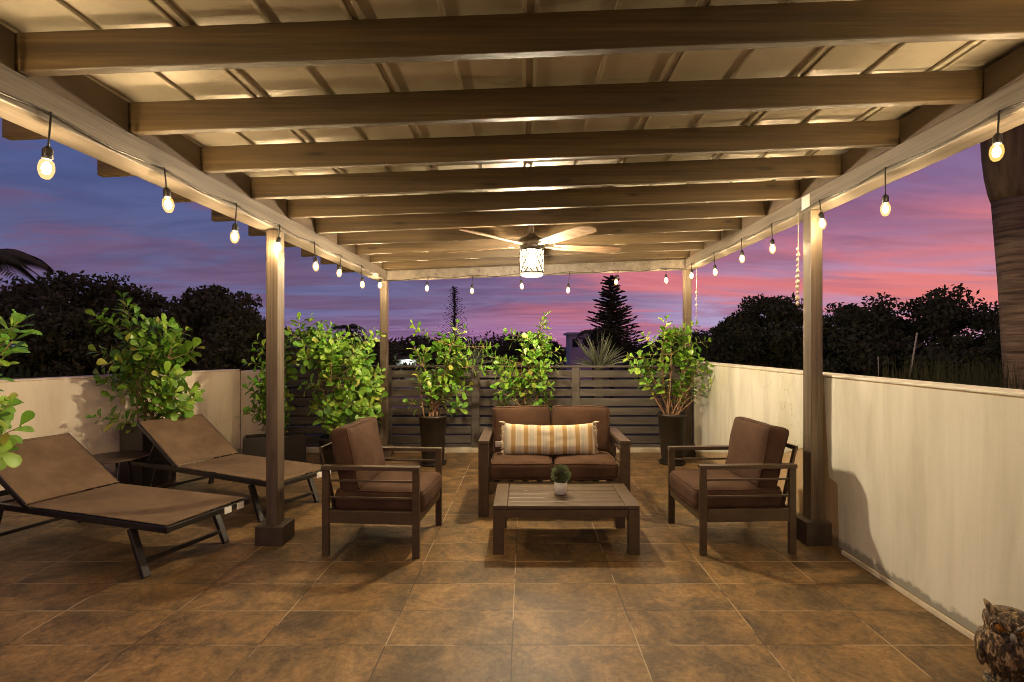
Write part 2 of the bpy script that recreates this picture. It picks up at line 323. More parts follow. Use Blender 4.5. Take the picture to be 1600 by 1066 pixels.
# ---------------------------------------------------------------- mesh builder
class MB:
    def __init__(s): s.v = []; s.f = []; s.sm = []
    def add(s, vs, fs, smooth=False):
        o = len(s.v); s.v += [tuple(p) for p in vs]; s.f += [tuple(i+o for i in f) for f in fs]; s.sm += [smooth]*len(fs); return s
    def box(s, x0, x1, y0, y1, z0, z1, mat=None):
        vs = [Vector((x, y, z)) for z in (z0, z1) for y in (y0, y1) for x in (x0, x1)]
        if mat is not None: vs = [mat @ p for p in vs]
        return s.add(vs, [(0,2,3,1), (4,5,7,6), (0,1,5,4), (2,6,7,3), (0,4,6,2), (1,3,7,5)])
    def bar(s, a, b, w, h, up=(0,0,1)):                         # box beam from a to b, w sideways, h along up
        a, b, up = Vector(a), Vector(b), Vector(up); d = (b-a).normalized()
        sd = d.cross(up).normalized(); u = sd.cross(d).normalized()
        vs = []
        for p in (a, b):
            for i, j in ((-1,-1), (1,-1), (1,1), (-1,1)): vs.append(p + sd*(w/2*i) + u*(h/2*j))
        return s.add(vs, [(3,2,1,0), (4,5,6,7), (0,1,5,4), (1,2,6,5), (2,3,7,6), (3,0,4,7)])
    def tube(s, pts, r, seg=6, cap=True):
        pts = [Vector(p) for p in pts]; n = len(pts); rs = r if isinstance(r, (list, tuple)) else [r]*n
        vs = []; fs = []; prev = None
        for i, p in enumerate(pts):
            d = (pts[min(i+1, n-1)] - pts[max(i-1, 0)])
            d = d.normalized() if d.length > 1e-9 else Vector((0,0,1))
            if prev is None: prev = d.orthogonal().normalized()
            u = (prev - d*prev.dot(d)); u = u.normalized() if u.length > 1e-6 else d.orthogonal().normalized(); prev = u
            v = d.cross(u)
            for k in range(seg):
                a = 2*math.pi*k/seg; vs.append(p + (u*math.cos(a) + v*math.sin(a))*rs[i])
        for i in range(n-1):
            for k in range(seg):
                fs.append((i*seg+k, i*seg+(k+1) % seg, (i+1)*seg+(k+1) % seg, (i+1)*seg+k))
        if cap: fs += [tuple(reversed(range(seg))), tuple((n-1)*seg+k for k in range(seg))]
        return s.add(vs, fs, True)
    def lathe(s, prof, seg=24, c=(0,0,0), smooth=True):
        vs = []; fs = []
        for r, z in prof:
            for k in range(seg):
                a = 2*math.pi*k/seg; vs.append((c[0]+r*math.cos(a), c[1]+r*math.sin(a), c[2]+z))
        for i in range(len(prof)-1):
            for k in range(seg): fs.append((i*seg+k, i*seg+(k+1) % seg, (i+1)*seg+(k+1) % seg, (i+1)*seg+k))
        fs.append(tuple(reversed(range(seg)))); fs.append(tuple((len(prof)-1)*seg+k for k in range(seg)))
        return s.add(vs, fs, smooth)
    def leaf(s, b, d, nrm, L, W, bend=.25, fold=.12):
        b, d, nrm = Vector(b), Vector(d).normalized(), Vector(nrm)
        sd = d.cross(nrm)
        sd = sd.normalized() if sd.length > 1e-6 else d.orthogonal().normalized()
        up = sd.cross(d).normalized()
        vs = []; T = ((0,.04), (.18,.10), (.45,.34), (.72,.5), (.92,.40), (1,.17))
        for t, h in T:
            m = b + d*(L*t) - up*(bend*L*t*t)
            vs += [m - sd*(W*h) + up*(fold*W*h*2), m, m + sd*(W*h) + up*(fold*W*h*2)]
        fs = []
        for i in range(len(T)-1):
            for j in (0, 1): fs.append((i*3+j, i*3+j+1, i*3+j+4, i*3+j+3))
        return s.add(vs, fs, True)
    def strip(s, pts, ws, nrm):                                # blade leaf along pts
        vs = []; fs = []
        for i, p in enumerate(pts):
            p = Vector(p); d = (Vector(pts[min(i+1, len(pts)-1)]) - Vector(pts[max(i-1, 0)])).normalized()
            sd = d.cross(Vector(nrm)); sd = sd.normalized() if sd.length > 1e-6 else d.orthogonal()
            vs += [p - sd*ws[i], p + sd*ws[i]]
        for i in range(len(pts)-1): fs.append((2*i, 2*i+1, 2*i+3, 2*i+2))
        return s.add(vs, fs, True)
    def build(s, name, mat, parent=None, bevel=0, world=False, seg=2):
        me = bpy.data.meshes.new(name)
        v = s.v
        if world and parent is not None:
            root = parent
            while root.parent: root = root.parent
            inv = (Matrix.Translation(root.location) @ Matrix.Rotation(root.rotation_euler.z, 4, 'Z')).inverted()
            v = [tuple(inv @ Vector(p)) for p in v]
        me.from_pydata(v, [], s.f); me.polygons.foreach_set('use_smooth', s.sm); me.materials.append(mat); me.update()
        o = bpy.data.objects.new(name, me); COL.objects.link(o)
        if parent is not None: o.parent = parent
        if bevel:
            b = o.modifiers.new('edge', 'BEVEL'); b.width = bevel; b.segments = seg; b.limit_method = 'ANGLE'; b.angle_limit = R(40)
        return o
def tag(o, label, cat, group=None):
    o['label'] = label; o['category'] = cat
    if group: o['group'] = group
    return o
def thing(name, label, cat, loc=(0,0,0), rz=0, group=None):
    o = bpy.data.objects.new(name, None); COL.objects.link(o); o.empty_display_size = .1
    o.location = loc; o.rotation_euler = (0,0,rz); return tag(o, label, cat, group)
def struct(o, kind='structure'): o['kind'] = kind; return o
def copy_tree(o, parent=None):
    c = o.copy(); COL.objects.link(c); c.parent = parent
    for ch in list(o.children): copy_tree(ch, c)
    return c

pipes = []
def pipe(o): pipes.pop().build('piping', M['cushion'], o)
def cushion(w, d, h, r=.045, puff=.02, n=14, sag=.006, seed=0, xf=None, mb=None):
    """rounded, slightly puffed cushion centred at the origin"""
    vs = []; fs = []; idx = {}
    hw, hd, hh = w/2, d/2, h/2; r = min(r, hh*.98)
    def vert(p):
        key = tuple(round(c, 5) for c in p)
        if key in idx: return idx[key]
        P = Vector((p[0]*hw, p[1]*hd, p[2]*hh))
        q = Vector((max(-hw+r, min(hw-r, P.x)), max(-hd+r, min(hd-r, P.y)), max(-hh+r, min(hh-r, P.z))))
        dd = P-q
        if dd.length > 1e-9: P = q + dd.normalized()*r
        P = shift(P, p)
        idx[key] = len(vs); vs.append(P); return idx[key]
    def shift(P, p):
        u, v = p[0], p[1]
        P.z += p[2]*puff*(1-u*u)*(1-v*v)
        nz = mnoise.noise(Vector((P.x*4+seed*7.1, P.y*4, P.z*4)))
        P.z += sag*nz*p[2]; P.x += sag*.7*mnoise.noise(Vector((P.y*6+seed, P.z*6, 3))); P.y += sag*.7*mnoise.noise(Vector((P.x*6, P.z*6+seed, 9)))
        return xf @ P if xf is not None else P
    pip = MB()
    for sg in (-1, 1):
        a_, b_, rc = hw-r*.293, hd-r*.293, r*.707; ring = []
        for cx, cy, a0 in ((1,1,0), (-1,1,90), (-1,-1,180), (1,-1,270)):
            nx = (cx, cy)
            for q in range(6):
                an = R(a0+90*q/5); ring.append(Vector((cx*(a_-rc)+rc*math.cos(an), cy*(b_-rc)+rc*math.sin(an), sg*(hh-r*.293))))
        full = []
        for p0, p1 in zip(ring, ring[1:]+ring[:1]):
            k = max(1, int((p1-p0).length/.03))
            full += [p0.lerp(p1, i/k) for i in range(k)]
        full.append(full[0].copy())
        pip.tube([shift(P.copy(), (max(-1, min(1, P.x/hw)), max(-1, min(1, P.y/hd)), sg)) for P in full], .0052, 6, False)
    pipes.append(pip)
    g = [-1+2*i/n for i in range(n+1)]
    # denser near the edges so the rounding is smooth
    e = [math.copysign(1-(1-abs(t))**1.6, t) for t in g]
    for ax in range(3):
        for sgn in (-1, 1):
            for i in range(n):
                for j in range(n):
                    q = []
                    for a, b in ((i,j), (i+1,j), (i+1,j+1), (i,j+1)):
                        p = [0,0,0]; p[ax] = sgn; p[(ax+1) % 3] = e[a]; p[(ax+2) % 3] = e[b]; q.append(vert(p))
                    fs.append(tuple(q if sgn > 0 else reversed(q)))
    mb = mb or MB(); mb.add(vs, fs, True); return mb

rng = random.Random(7)
# ================================================================ SETTING
o = MB().box(-7, 2.3, -3, 7.0, -.25, 0).build('floor', M['floor']); struct(o)
gx = MB(); gx.add([(-900,-300,-3.2), (900,-300,-3.2), (900,1400,-3.2), (-900,1400,-3.2)], [(0,1,2,3)])
struct(gx.build('ground', M['ground']))
struct(MB().box(-6.8, 2.2, -2.8, 6.9, -3.2, -.254).build('terrace_base', M['stucco']))
k = MB().box(-3.35, 2.15, 6.72, 6.86, 0, .065)
struct(k.build('kerb', M['kerb'], bevel=.008))

# right parapet wall
rw = thing('parapet_wall', 'long cream painted parapet wall on the right with tan stucco showing low down', 'wall', (2.24, 3, 0))
MB().box(2.155, 2.33, -1.5, 7.0, 0, 1.185).build('wall', M['stucco'], rw, .008, True)
MB().box(2.1495, 2.34, -1.52, 7.0, 1.1865, 1.203).build('coping', M['painted'], rw, .006, True)
def prism_x(mb, poly, x0, x1):                                # poly of (y, z)
    n = len(poly); vs = [(x0, a, b) for a, b in poly] + [(x1, a, b) for a, b in poly]
    fs = [tuple(range(n)), tuple(reversed(range(n, 2*n)))] + [((i+1) % n, i, n+i, n+(i+1) % n) for i in range(n)]
    mb.add(vs, fs); return mb
prism_x(MB(), [(-1.5,.035), (3.50,.035), (3.52,.46), (3.62,.48), (3.68,1.18), (-1.5,1.18)], 2.149, 2.158).build('painted_panel', M['painted'], rw, 0, True)
prism_x(MB(), [(3.96,.62), (4.3,.50), (6.55,.05), (6.62,1.18), (3.92,1.18)], 2.149, 2.158).build('painted_panel', M['painted'], rw, 0, True)
MB().box(2.138, 2.153, -1.5, 3.46, 0, .03).build('skirting', M['kerb'], rw, .004, True)

# left parapet wall (slanting) with its end pillar
A = Vector((-4.62, 4.51, 0)); C_ = Vector((-3.68, 6.62, 0)); dr = (C_-A).normalized(); S = A - dr*3.4
nrm = Vector((-dr.y, dr.x, 0))
lw = thing('parapet_wall', 'low cream stucco parapet wall behind the loungers, with plant shadows on it', 'wall', (A.x, A.y, 0))
def slab(mb, a, b, n, th, z0, z1):
    p = [a, b, b+n*th, a+n*th]
    vs = [(q.x, q.y, z0) for q in p] + [(q.x, q.y, z1) for q in p]
    mb.add(vs, [(3,2,1,0), (4,5,6,7), (0,1,5,4), (1,2,6,5), (2,3,7,6), (3,0,4,7)]); return mb
slab(MB(), S, C_, nrm, .16, 0, 1.085).build('wall', M['left_paint'], lw, .006, True)
MB().box(C_.x+.003, -3.38, C_.y, C_.y+.28, 0, 1.083).build('end_pillar', M['left_paint'], lw, .006, True)
slab(MB(), S-nrm*.008, C_-nrm*.008, nrm, .18, 1.087, 1.103).build('coping', M['left_paint'], lw, .005, True)

# slatted fence
fe = thing('slat_fence', 'dark brown fence of horizontal boards with gaps, behind the sofa', 'fence', (0, 6.78, 0))
for xa, xb in ((-3.36,-1.86), (-1.76,-.70), (-.60,.62), (.72,1.94)):
    mb = MB(); z = .12
    for i in range(8):
        mb.box(xa, xb, 6.765, 6.79, z+rng.uniform(-.003,.003), z+.097+rng.uniform(-.003,.003)); z += .1235
    mb.build('slat_panel', M['fence'], fe, .004, True)
for xp in (-1.81, -.65, .67, 1.99): MB().box(xp-.052, xp+.052, 6.735, 6.80, .066, 1.118).build('post', M['fence'], fe, .004, True)
MB().box(-3.36, 2.1, 6.73, 6.82, 1.12, 1.145).build('cap_rail', M['fence'], fe, .004, True)
MB().box(-3.36, 2.1, 6.745, 6.763, .075, .112).build('bottom_rail', M['fence'], fe, .003, True)

# ================================================================ PERGOLA
XL, XR = -1.76, 2.04; SL = .0387
zb = lambda x: 2.363 + (x-XL)*SL                               # underside of the rafters
pg = thing('pergola', 'brown timber pergola with metal pan roof over the seating area', 'pergola', (0, 3.6, 0))
for (x0, x1, zt) in ((-1.842,-1.757, 2.235), (2.034, 2.119, 2.378)):
    for y in (.42, 3.64, 6.50):
        p = MB().box(x0, x1, y, y+.105, .0, zt).build('post', M['post'], pg, .005, True)
        hb = .135 if x0 < 0 else .165
        q = MB(); c = (x0+x1)/2
        q.box(c-.098, c+.098, y-.045, y+.15, 0, hb)
        q.build('post_base', M['post_base'], p, .006, True)
for (x0, x1, z0, z1) in ((-1.905, XL, 2.237, 2.361), (XR, 2.185, 2.38, 2.508)):
    MB().box(x0, x1, -.9, 6.70, z0, z1).build('header_beam', M['header'], pg, .006, True)
def slanted(mb, xa, xb, y0, y1, f0, f1):
    vs = [(xa,y0,f0(xa)), (xb,y0,f0(xb)), (xb,y1,f0(xb)), (xa,y1,f0(xa)), (xa,y0,f1(xa)), (xb,y0,f1(xb)), (xb,y1,f1(xb)), (xa,y1,f1(xa))]
    mb.add(vs, [(3,2,1,0), (4,5,6,7), (0,1,5,4), (1,2,6,5), (2,3,7,6), (3,0,4,7)]); return mb
slanted(MB(), XL+.002, XR-.002, 6.50, 6.62, lambda x: 2.24+(x-XL)*.0378, lambda x: 2.363+(x-XL)*SL-.003).build('header_beam', M['header'], pg, .005, True)
RY = [1.78+.51*k for k in range(-5, 10)]
for k, y in enumerate(RY):
    slanted(MB(), -2.34, 2.195, y, y+.042, lambda x: zb(x)+.001, lambda x: zb(x)+.136).build('rafter', M['rafter'], pg, .004, True)
for y0, y1 in zip(RY[:-1], RY[1:]):
    for xa, xb in ((-1.80, XL-.012), (XR+.012, 2.08)):
        slanted(MB(), xa, xb, y0+.044, y1-.002, lambda x: zb(x)+.003, lambda x: zb(x)+.134).build('blocking', M['blocking'], pg, 0, True)
slanted(MB(), -2.34, 2.195, 6.52, 6.562, lambda x: zb(x)+.001, lambda x: zb(x)+.136).build('rafter', M['rafter'], pg, .004, True)
xp = -2.42
zr = lambda x: zb(x)+.138
while xp < 2.3:
    mb = MB(); xe = min(xp+.61, 2.33)
    slanted(mb, xp+.0008, xe-.0008, -1.0, 6.95, lambda x: zr(x)+.016, lambda x: zr(x)+.024)
    for cx, ww in ((xp+.305, (0,)), (xp+.61, (-.022, .022))):
        if len(ww) == 2 and cx+.02 < 2.33: slanted(mb, cx-.0125, cx+.0125, -1.0, 6.95, lambda x: zr(x)+.010, lambda x: zr(x)+.0155)
        for dxx in ww:
            if cx+dxx+.01 < 2.33:
                slanted(mb, cx+dxx-.008, cx+dxx+.008, -1.0, 6.95, lambda x: zr(x)+.001, lambda x: zr(x)+.0156)
    mb.build('roof_panel', M['roof'], pg, .003, True)
    xp += .61

# ================================================================ STRING LIGHTS
def bulb_string(label, pts_cord, bulbs, name='string_lights'):
    t = thing(name, label, 'string lights', tuple(bulbs[0][:3]), 0, 'string lights round the pergola')
    MB().tube(pts_cord, .0042, 5).build('cord', M['cord'], t, 0, True)
    for (x, y, z, ztop) in bulbs:
        r = .0255; T_ = Matrix.Translation((x, y, ztop)) @ Matrix.Rotation(R(rng.uniform(-7,7)), 4, 'X') @ Matrix.Rotation(R(rng.uniform(-7,7)), 4, 'Y') @ Matrix.Translation((-x, -y, -ztop))
        tilt = lambda mb_: (setattr(mb_, 'v', [tuple(T_ @ Vector(p)) for p in mb_.v]), mb_)[1]
        prof = [(.002,-.042), (.012,-.039), (.020,-.027), (r,-.008), (r*.96,.008), (.021,.022), (.013,.031)]
        b = tilt(MB().lathe(prof, 12, (x, y, z))).build('bulb', M['bulb'], t, 0, True)
        tilt(MB().lathe([(.001,-.025), (.010,-.020), (.0145,-.004), (.012,.010), (.004,.022)], 10, (x, y, z))).build('glowing_filament', M['core'], b, 0, True)
        sk = MB().lathe([(.0145,.031), (.0165,.034), (.0165,.066), (.008,.078)], 10, (x, y, z))
        sk.tube([(x, y, z+.076), (x, y, z+.10), (x, y, ztop)], .0038, 5)
        tilt(sk).build('socket', M['cord'], b, 0, True)
    return t
lx = -1.747
ly = [-.6, .02, .64, 1.26, 1.88, 2.47, 3.09, 3.63, 4.23, 4.85, 5.46, 6.19]  # bulbs beside and behind the camera are unseen, added as front fill light
lz = [2.07, 2.09, 2.07, 2.08, 2.063, 2.095, 2.067, 2.10, 2.06, 2.095, 2.058, 2.14]
def cord_along(xs, y0, y1, zf, sagk, ys):
    pts = []
    n = 90
    for i in range(n+1):
        y = y0+(y1-y0)*i/n
        dmin = min(abs(y-q) for q in ys)
        pts.append((xs, y, zf - sagk*min(1, dmin/.3)**.8*(1 if True else 0)))
    return pts
bulb_string('string of glowing bulbs along the left pergola beam', cord_along(lx, -.8, 6.45, 2.268, .022, ly), [(lx+.008, y, z, 2.268) for y, z in zip(ly, lz)])
rx = 2.028
ry = [-.6, .1, .8, 1.5, 2.18, 2.87, 3.51, 4.19, 4.78, 5.47, 6.20]  # bulbs at the camera end stay out of view, added to fill the front
rz_ = [2.2, 2.21, 2.2, 2.2, 2.233, 2.181, 2.243, 2.20, 2.222, 2.189, 2.255]
bulb_string('string of glowing bulbs along the right pergola beam', cord_along(rx, -.8, 6.45, 2.41, .022, ry), [(rx-.008, y, z, 2.41) for y, z in zip(ry, rz_)])
bx = [-1.235, -.662, -.056, .566, 1.17, 1.785]; bz = [2.135, 2.103, 2.16, 2.111, 2.217, 2.233]
pts = []
for i in range(61):
    x = -1.74+3.76*i/60; dm = min(abs(x-q) for q in bx); pts.append((x, 6.487, 2.262+(x-XL)*.037-.03*min(1, dm/.3)**.8))
bulb_string('string of glowing bulbs across the far pergola beam, above the fence', pts, [(x, 6.48, z, 2.262+(x-XL)*.037) for x, z in zip(bx, bz)])

# ================================================================ CEILING FAN
fx, fy = .063, 4.6; zroof = zb(fx)
fan = thing('ceiling_fan', 'ceiling fan with wooden blades and a bright lattice drum lamp', 'ceiling fan', (fx, fy, 2.03))
MB().lathe([(.075,.14), (.075,.09), (.03,.07), (.018,.06), (.018,-.02)], 20, (fx, fy, zroof)).build('canopy', M['nickel'], fan, 0, True)
MB().lathe([(.05,2.275), (.11,2.285), (.12,2.32), (.11,2.365), (.06,2.385), (.02,2.42)], 24, (fx, fy, 0)).build('motor_housing', M['nickel'], fan, 0, True)
for i in range(5):
    a = R(-58+72*i)
    T = Matrix.Translation((fx, fy, 2.305)) @ Matrix.Rotation(a, 4, 'Z') @ Matrix.Rotation(R(-11), 4, 'X')
    vs = []; n = 14
    for zz in (-.004, .004):
        for k_ in range(n+1):
            s = k_/n; x = .20+.66*s; wd = (.055+.022*math.sin(math.pi*min(1, s*1.05)*.62)) * (1 if s < .9 else (1-((s-.9)/.1)**2*.65))
            vs += [T @ Vector((x, -wd, zz)), T @ Vector((x, wd, zz))]
    fs = []; m_ = 2*(n+1)
    for k_ in range(n):
        fs += [(2*k_, 2*k_+1, 2*k_+3, 2*k_+2), (m_+2*k_, m_+2*k_+2, m_+2*k_+3, m_+2*k_+1), (2*k_, 2*k_+2, m_+2*k_+2, m_+2*k_), (2*k_+1, m_+2*k_+1, m_+2*k_+3, 2*k_+3)]
    fs += [(0, m_, m_+1, 1), (2*n, 2*n+1, m_+2*n+1, m_+2*n)]
    bl = MB().add(vs, fs).build('blade', M['blade'], fan, .002, True)
    br = MB(); br.bar(T @ Vector((.09, 0, -.008)), T @ Vector((.27, 0, -.008)), .034, .006, T.to_3x3() @ Vector((0,0,1)))
    br.build('bracket', M['nickel'], bl, .002, True)
sh = MB().lathe([(.088,2.045), (.096,2.055), (.098,2.245), (.09,2.262)], 28, (fx, fy, 0)).build('lamp_glass', M['shade_glass'], fan, 0, True)
MB().lathe([(.004,2.115), (.03,2.125), (.046,2.16), (.046,2.20), (.026,2.235), (.02,2.25)], 18, (fx, fy, 0)).build('lamp_bulb', M['lamp'], sh, 0, True)
cg = MB(); rr = .108
for ph in range(12):
    for sg in (1, -1):
        cg.tube([(fx+rr*math.cos(2*math.pi*ph/12+sg*q*1.05), fy+rr*math.sin(2*math.pi*ph/12+sg*q*1.05), 2.068+q*.19) for q in [j/8 for j in range(9)]], .0042, 6)
for zz in (2.062, 2.262): cg.tube([(fx+rr*math.cos(2*math.pi*j/32), fy+rr*math.sin(2*math.pi*j/32), zz) for j in range(33)], .0055, 6, False)
cg.build('lattice_shade', M['lattice'], fan, 0, True)
MB().lathe([(.02,2.026), (.085,2.030), (.102,2.040), (.102,2.0445)], 28, (fx, fy, 0)).build('bottom_diffuser', M['diffuser'], fan, 0, True)
MB().lathe([(.1,2.2635), (.1,2.27), (.05,2.274)], 24, (fx, fy, 0)).build('top_plate', M['nickel'], fan, 0, True)

# hanging shell strands and a paper tag
def strand(label, x, y, ztop, zs, sizes):
    t = thing('shell_strand', label, 'hanging ornament', (x, y, min(zs)), 0)
    MB().tube([(x, y, ztop), (x+.002, y, (ztop+zs[-1])/2), (x, y, zs[-1]-.02)], .0022, 5).build('thread', M['cream'], t, 0, True)
    for z, s in zip(zs, sizes):
        MB().lathe([(.001,-1.2*s), (.6*s,-.9*s), (s,-.2*s), (.8*s,.5*s), (.3*s,1.1*s), (.001,1.3*s)], 8, (x+rng.uniform(-.4,.4)*s, y, z)).build('shell', M['shell'], t, 0, True)
strand('long strand of pale shells hanging beside the front right pergola post', 2.012, 3.77, 2.39, [2.12-.040*i for i in range(11)], [.011,.013,.013,.011,.015,.014,.017,.016,.013,.018,.015])
strand('thinner strand of pale shells hanging beside the back right post', 2.13, 6.36, 2.38, [2.07-.08*i for i in range(7)], [.016,.011,.015,.010,.012,.010,.011])
pt = MB().box(2.033, 2.0365, 3.66, 3.76, 2.40, 2.495).build('paper_tag', M['tag']); tag(pt, 'small white paper tag stuck on the right beam above the post', 'tag')

# ================================================================ ARMCHAIRS
def make_armchair(label):
    t = thing('armchair', label, 'armchair', (0,0,0), 0, 'armchairs beside the coffee table')
    D, W = .33, .315
    for sy in (-1, 1):
        y0 = sy*W
        for x in (-D+.022, D-.022):
            MB().box(x-.024, x+.024, y0-.014, y0+.014, 0, .578).build('leg', M['frame'], t, .003)
        MB().box(-D-.002, D+.002, y0-.027, y0+.027, .580, .607).build('armrest', M['frame'], t, .003)
        mb = MB()
        for z in (.505, .392): mb.box(-D+.047, D-.047, y0-.006, y0+.006, z-.007, z+.007)
        mb.build('side_rod', M['frame'], t, .002)
    mb = MB()
    for sy in (-1, 1): mb.box(-D+.047, D-.047, sy*W-.013, sy*W+.013, .222, .305)
    mb.box(D-.036, D-.008, -W+.0145, W-.0145, .222, .305); mb.box(-D+.008, -D+.036, -W+.0145, W-.0145, .222, .305)
    for i in range(5): mb.box(-D+.08+i*.125, -D+.13+i*.125, -W+.0135, W-.0135, .262, .278)
    mb.build('seat_frame', M['frame'], t, .003)
    mb = MB()
    for y in (-.24, 0, .24): mb.bar((-D+.05, y, .29), (-D-.045, y, .70), .03, .018, (1,0,0))
    mb.bar((-D-.045, -.26, .70), (-D-.045, .26, .70), .022, .03)
    mb.build('back_frame', M['frame'], t, .003)
    pipe(cushion(.63, .565, .155, .05, .022, 14, .008, 1, Matrix.Translation((.035, 0, .358))).build('seat_cushion', M['cushion'], t))
    xf = Matrix.Translation((-.205, 0, .625)) @ Matrix.Rotation(R(-13), 4, 'Y') @ Matrix.Rotation(R(90), 4, 'Y')
    pipe(cushion(.45, .55, .145, .04, .035, 16, .016, 3, xf).build('back_cushion', M['cushion'], t))
    return t
ch = make_armchair('brown cushioned armchair on the left, nearer the loungers')
ch.location = (-1.005, 3.73, 0); ch.rotation_euler = (0, 0, R(-4))
c2 = copy_tree(ch); c2['label'] = 'brown cushioned armchair on the right, by the cream wall'
c2.location = (1.49, 3.775, 0); c2.rotation_euler = (0, 0, R(183))

# ================================================================ LOVESEAT (faces -Y)
lv = thing('loveseat', 'two seat brown cushioned sofa facing the coffee table', 'sofa', (.243, 4.55, 0))
HW, HD = .625, .345
for sx in (-1, 1):
    x0 = sx*(HW-.042)
    for y in (-HD+.02, HD-.02): MB().box(x0-.042, x0+.042, y-.02, y+.02, 0, .596).build('leg', M['frame'], lv, .003)
    MB().box(x0-.044, x0+.044, -HD-.002, HD+.002, .598, .625).build('armrest', M['frame'], lv, .003)
    mb = MB()
    for z in (.505, .392): mb.box(x0-.006, x0+.006, -HD+.041, HD-.041, z-.008, z+.008)
    mb.build('side_rod', M['frame'], lv, .002)
mb = MB()
mb.box(-HW+.085, HW-.085, -HD+.008, -HD+.036, .20, .285); mb.box(-HW+.085, HW-.085, HD-.036, HD-.008, .20, .285)
for sx in (-1, 1): mb.box(sx*(HW-.042)-.013, sx*(HW-.042)+.013, -HD+.041, HD-.041, .20, .285)
for i in range(9): mb.box(-.5+i*.118, -.45+i*.118, -HD+.037, HD-.037, .266, .282)
mb.build('seat_frame', M['frame'], lv, .003)
mb = MB()
for x in (-.5, -.25, 0, .25, .5): mb.bar((x, HD-.05, .29), (x, HD+.045, .69), .035, .018, (0,1,0))
mb.bar((-.54, HD+.045, .69), (.54, HD+.045, .69), .022, .03)
mb.build('back_frame', M['frame'], lv, .003)
for sx in (-1, 1):
    pipe(cushion(.535, .64, .15, .05, .024, 14, .008, 5+sx, Matrix.Translation((sx*.27, -.03, .37))).build('seat_cushion', M['cushion'], lv))
    xf = Matrix.Translation((sx*.272, .21, .625)) @ Matrix.Rotation(R(sx*1.5), 4, 'Y') @ Matrix.Rotation(R(-13), 4, 'X') @ Matrix.Rotation(R(90), 4, 'X')
    pipe(cushion(.54, .44, .165, .042, .026, 16, .015, 11+sx*2, xf).build('back_cushion', M['cushion'], lv))

# lumbar pillow resting on it
pl = thing('lumbar_pillow', 'long striped cream and ochre pillow with fringed ends on the sofa', 'pillow', (.215, 4.50, .445))
def pillow(mb, L, H, T):
    n, m_ = 40, 16; vs = []; fs = []
    for s in (1, -1):
        for j in range(m_+1):
            for i in range(n+1):
                u = -1+2*i/n; v = -1+2*j/m_
                th = T/2*max(0, (1-u**6))**.5*max(0, (1-v**4))**.55
                pinch = 1-.06*(abs(u)**3)*(1 if abs(v) > .7 else .4)
                x = u*L/2*(1-.02*v*v); z = v*H/2*pinch*(1+.09*abs(u)**4) - .012*(1-u*u)*(v+1)*.8 + .006*mnoise.noise(Vector((u*4, v*2, 1)))
                vs.append((x, -s*(th+.002+.006*mnoise.noise(Vector((u*5, v*3, s*2)))*(1-abs(u))), z))
    w_ = n+1; q = w_*(m_+1)
    for j in range(m_):
        for i in range(n):
            a = j*w_+i; fs.append((a, a+1, a+w_+1, a+w_)); fs.append((q+a+w_, q+a+w_+1, q+a+1, q+a))
    for i in range(n):
        fs.append((q+i, q+i+1, i+1, i)); a = m_*w_+i; fs.append((a, a+1, q+a+1, q+a))
    for j in range(m_):
        a = j*w_; fs.append((a, a+w_, q+a+w_, q+a)); b = a+n; fs.append((b+w_, b, q+b, q+b+w_))
    mb.add(vs, fs, True); return mb
TL = Matrix.Rotation(R(-20), 4, 'X')
mb = pillow(MB(), .80, .275, .13); mb.v = [tuple(TL @ Vector(p) + Vector((0, -.0, .145))) for p in mb.v]
pb = mb.build('pillow_cover', M['stripe'], pl)
for s in (-1, 1):
    fb = MB()
    for i in range(34):
        v = -1+2*i/33; p0 = Vector((s*.392, 0, v*.14)); ln = rng.uniform(.028,.05)
        p1 = p0 + Vector((s*ln*.8, rng.uniform(-.014,.014), -ln*.45+rng.uniform(-.01,.01)))
        pm = (p0+p1)/2 + Vector((s*.006, rng.uniform(-.006,.006), .005))
        fb.tube([TL @ q + Vector((0,0,.145)) for q in (p0, pm, p1)], [.0035,.0034,.0026], 5)
    for v, dzz in ((-1, -.04), (1, .012)):
        p0 = Vector((s*.39, 0, v*.14)); fb.tube([TL @ q + Vector((0,0,.145)) for q in (p0, p0+Vector((s*.03,-.005,dzz*.6)), p0+Vector((s*.055,-.008,dzz)))], [.011,.009,.005], 6)
    fb.build('fringe', M['cream'], pl)
mb = MB(); mb.box(-.475, -.415, -.012, -.008, .075, .125); mb.build('care_tag', M['tag'], pl, .002)

# ================================================================ COFFEE TABLE + TOPIARY
ct = thing('coffee_table', 'low brown slatted coffee table in front of the sofa', 'coffee table', (.28, 3.73, 0))
TX, TY = .495, .28
for sx in (-1, 1):
    for sy in (-1, 1): MB().box(sx*(TX-.0375)-.0375, sx*(TX-.0375)+.0375, sy*(TY-.03)-.03, sy*(TY-.03)+.03, 0, .302).build('leg', M['frame'], ct, .003)
    MB().box(sx*(TX-.0475)-.0475, sx*(TX-.0475)+.0475, -TY, TY, .304, .330).build('end_board', M['frame'], ct, .003)
mb = MB()
for sy in (-1, 1): mb.box(-TX+.076, TX-.076, sy*(TY-.015)-.013, sy*(TY-.015)+.013, .25, .3025)
for sx in (-1, 1): mb.box(sx*(TX-.02)-.013, sx*(TX-.02)+.013, -TY+.061, TY-.061, .25, .3025)
mb.build('apron', M['frame'], ct, .003)
for i in range(6):
    y0 = -TY+i*(2*TY+.008)/6
    MB().box(-TX+.097, TX-.097, y0, y0+.0853, .308, .3285).build('slat', M['frame'], ct, .003)
tp = thing('topiary_plant', 'small round topiary ball in a white pot on the coffee table', 'potted plant', (.262, 3.73, .33))
MB().lathe([(.036,.0005), (.041,.004), (.046,.05), (.048,.088), (.044,.088), (.042,.07)], 24).build('pot', M['white'], tp)
mb = MB(); r2 = random.Random(3)
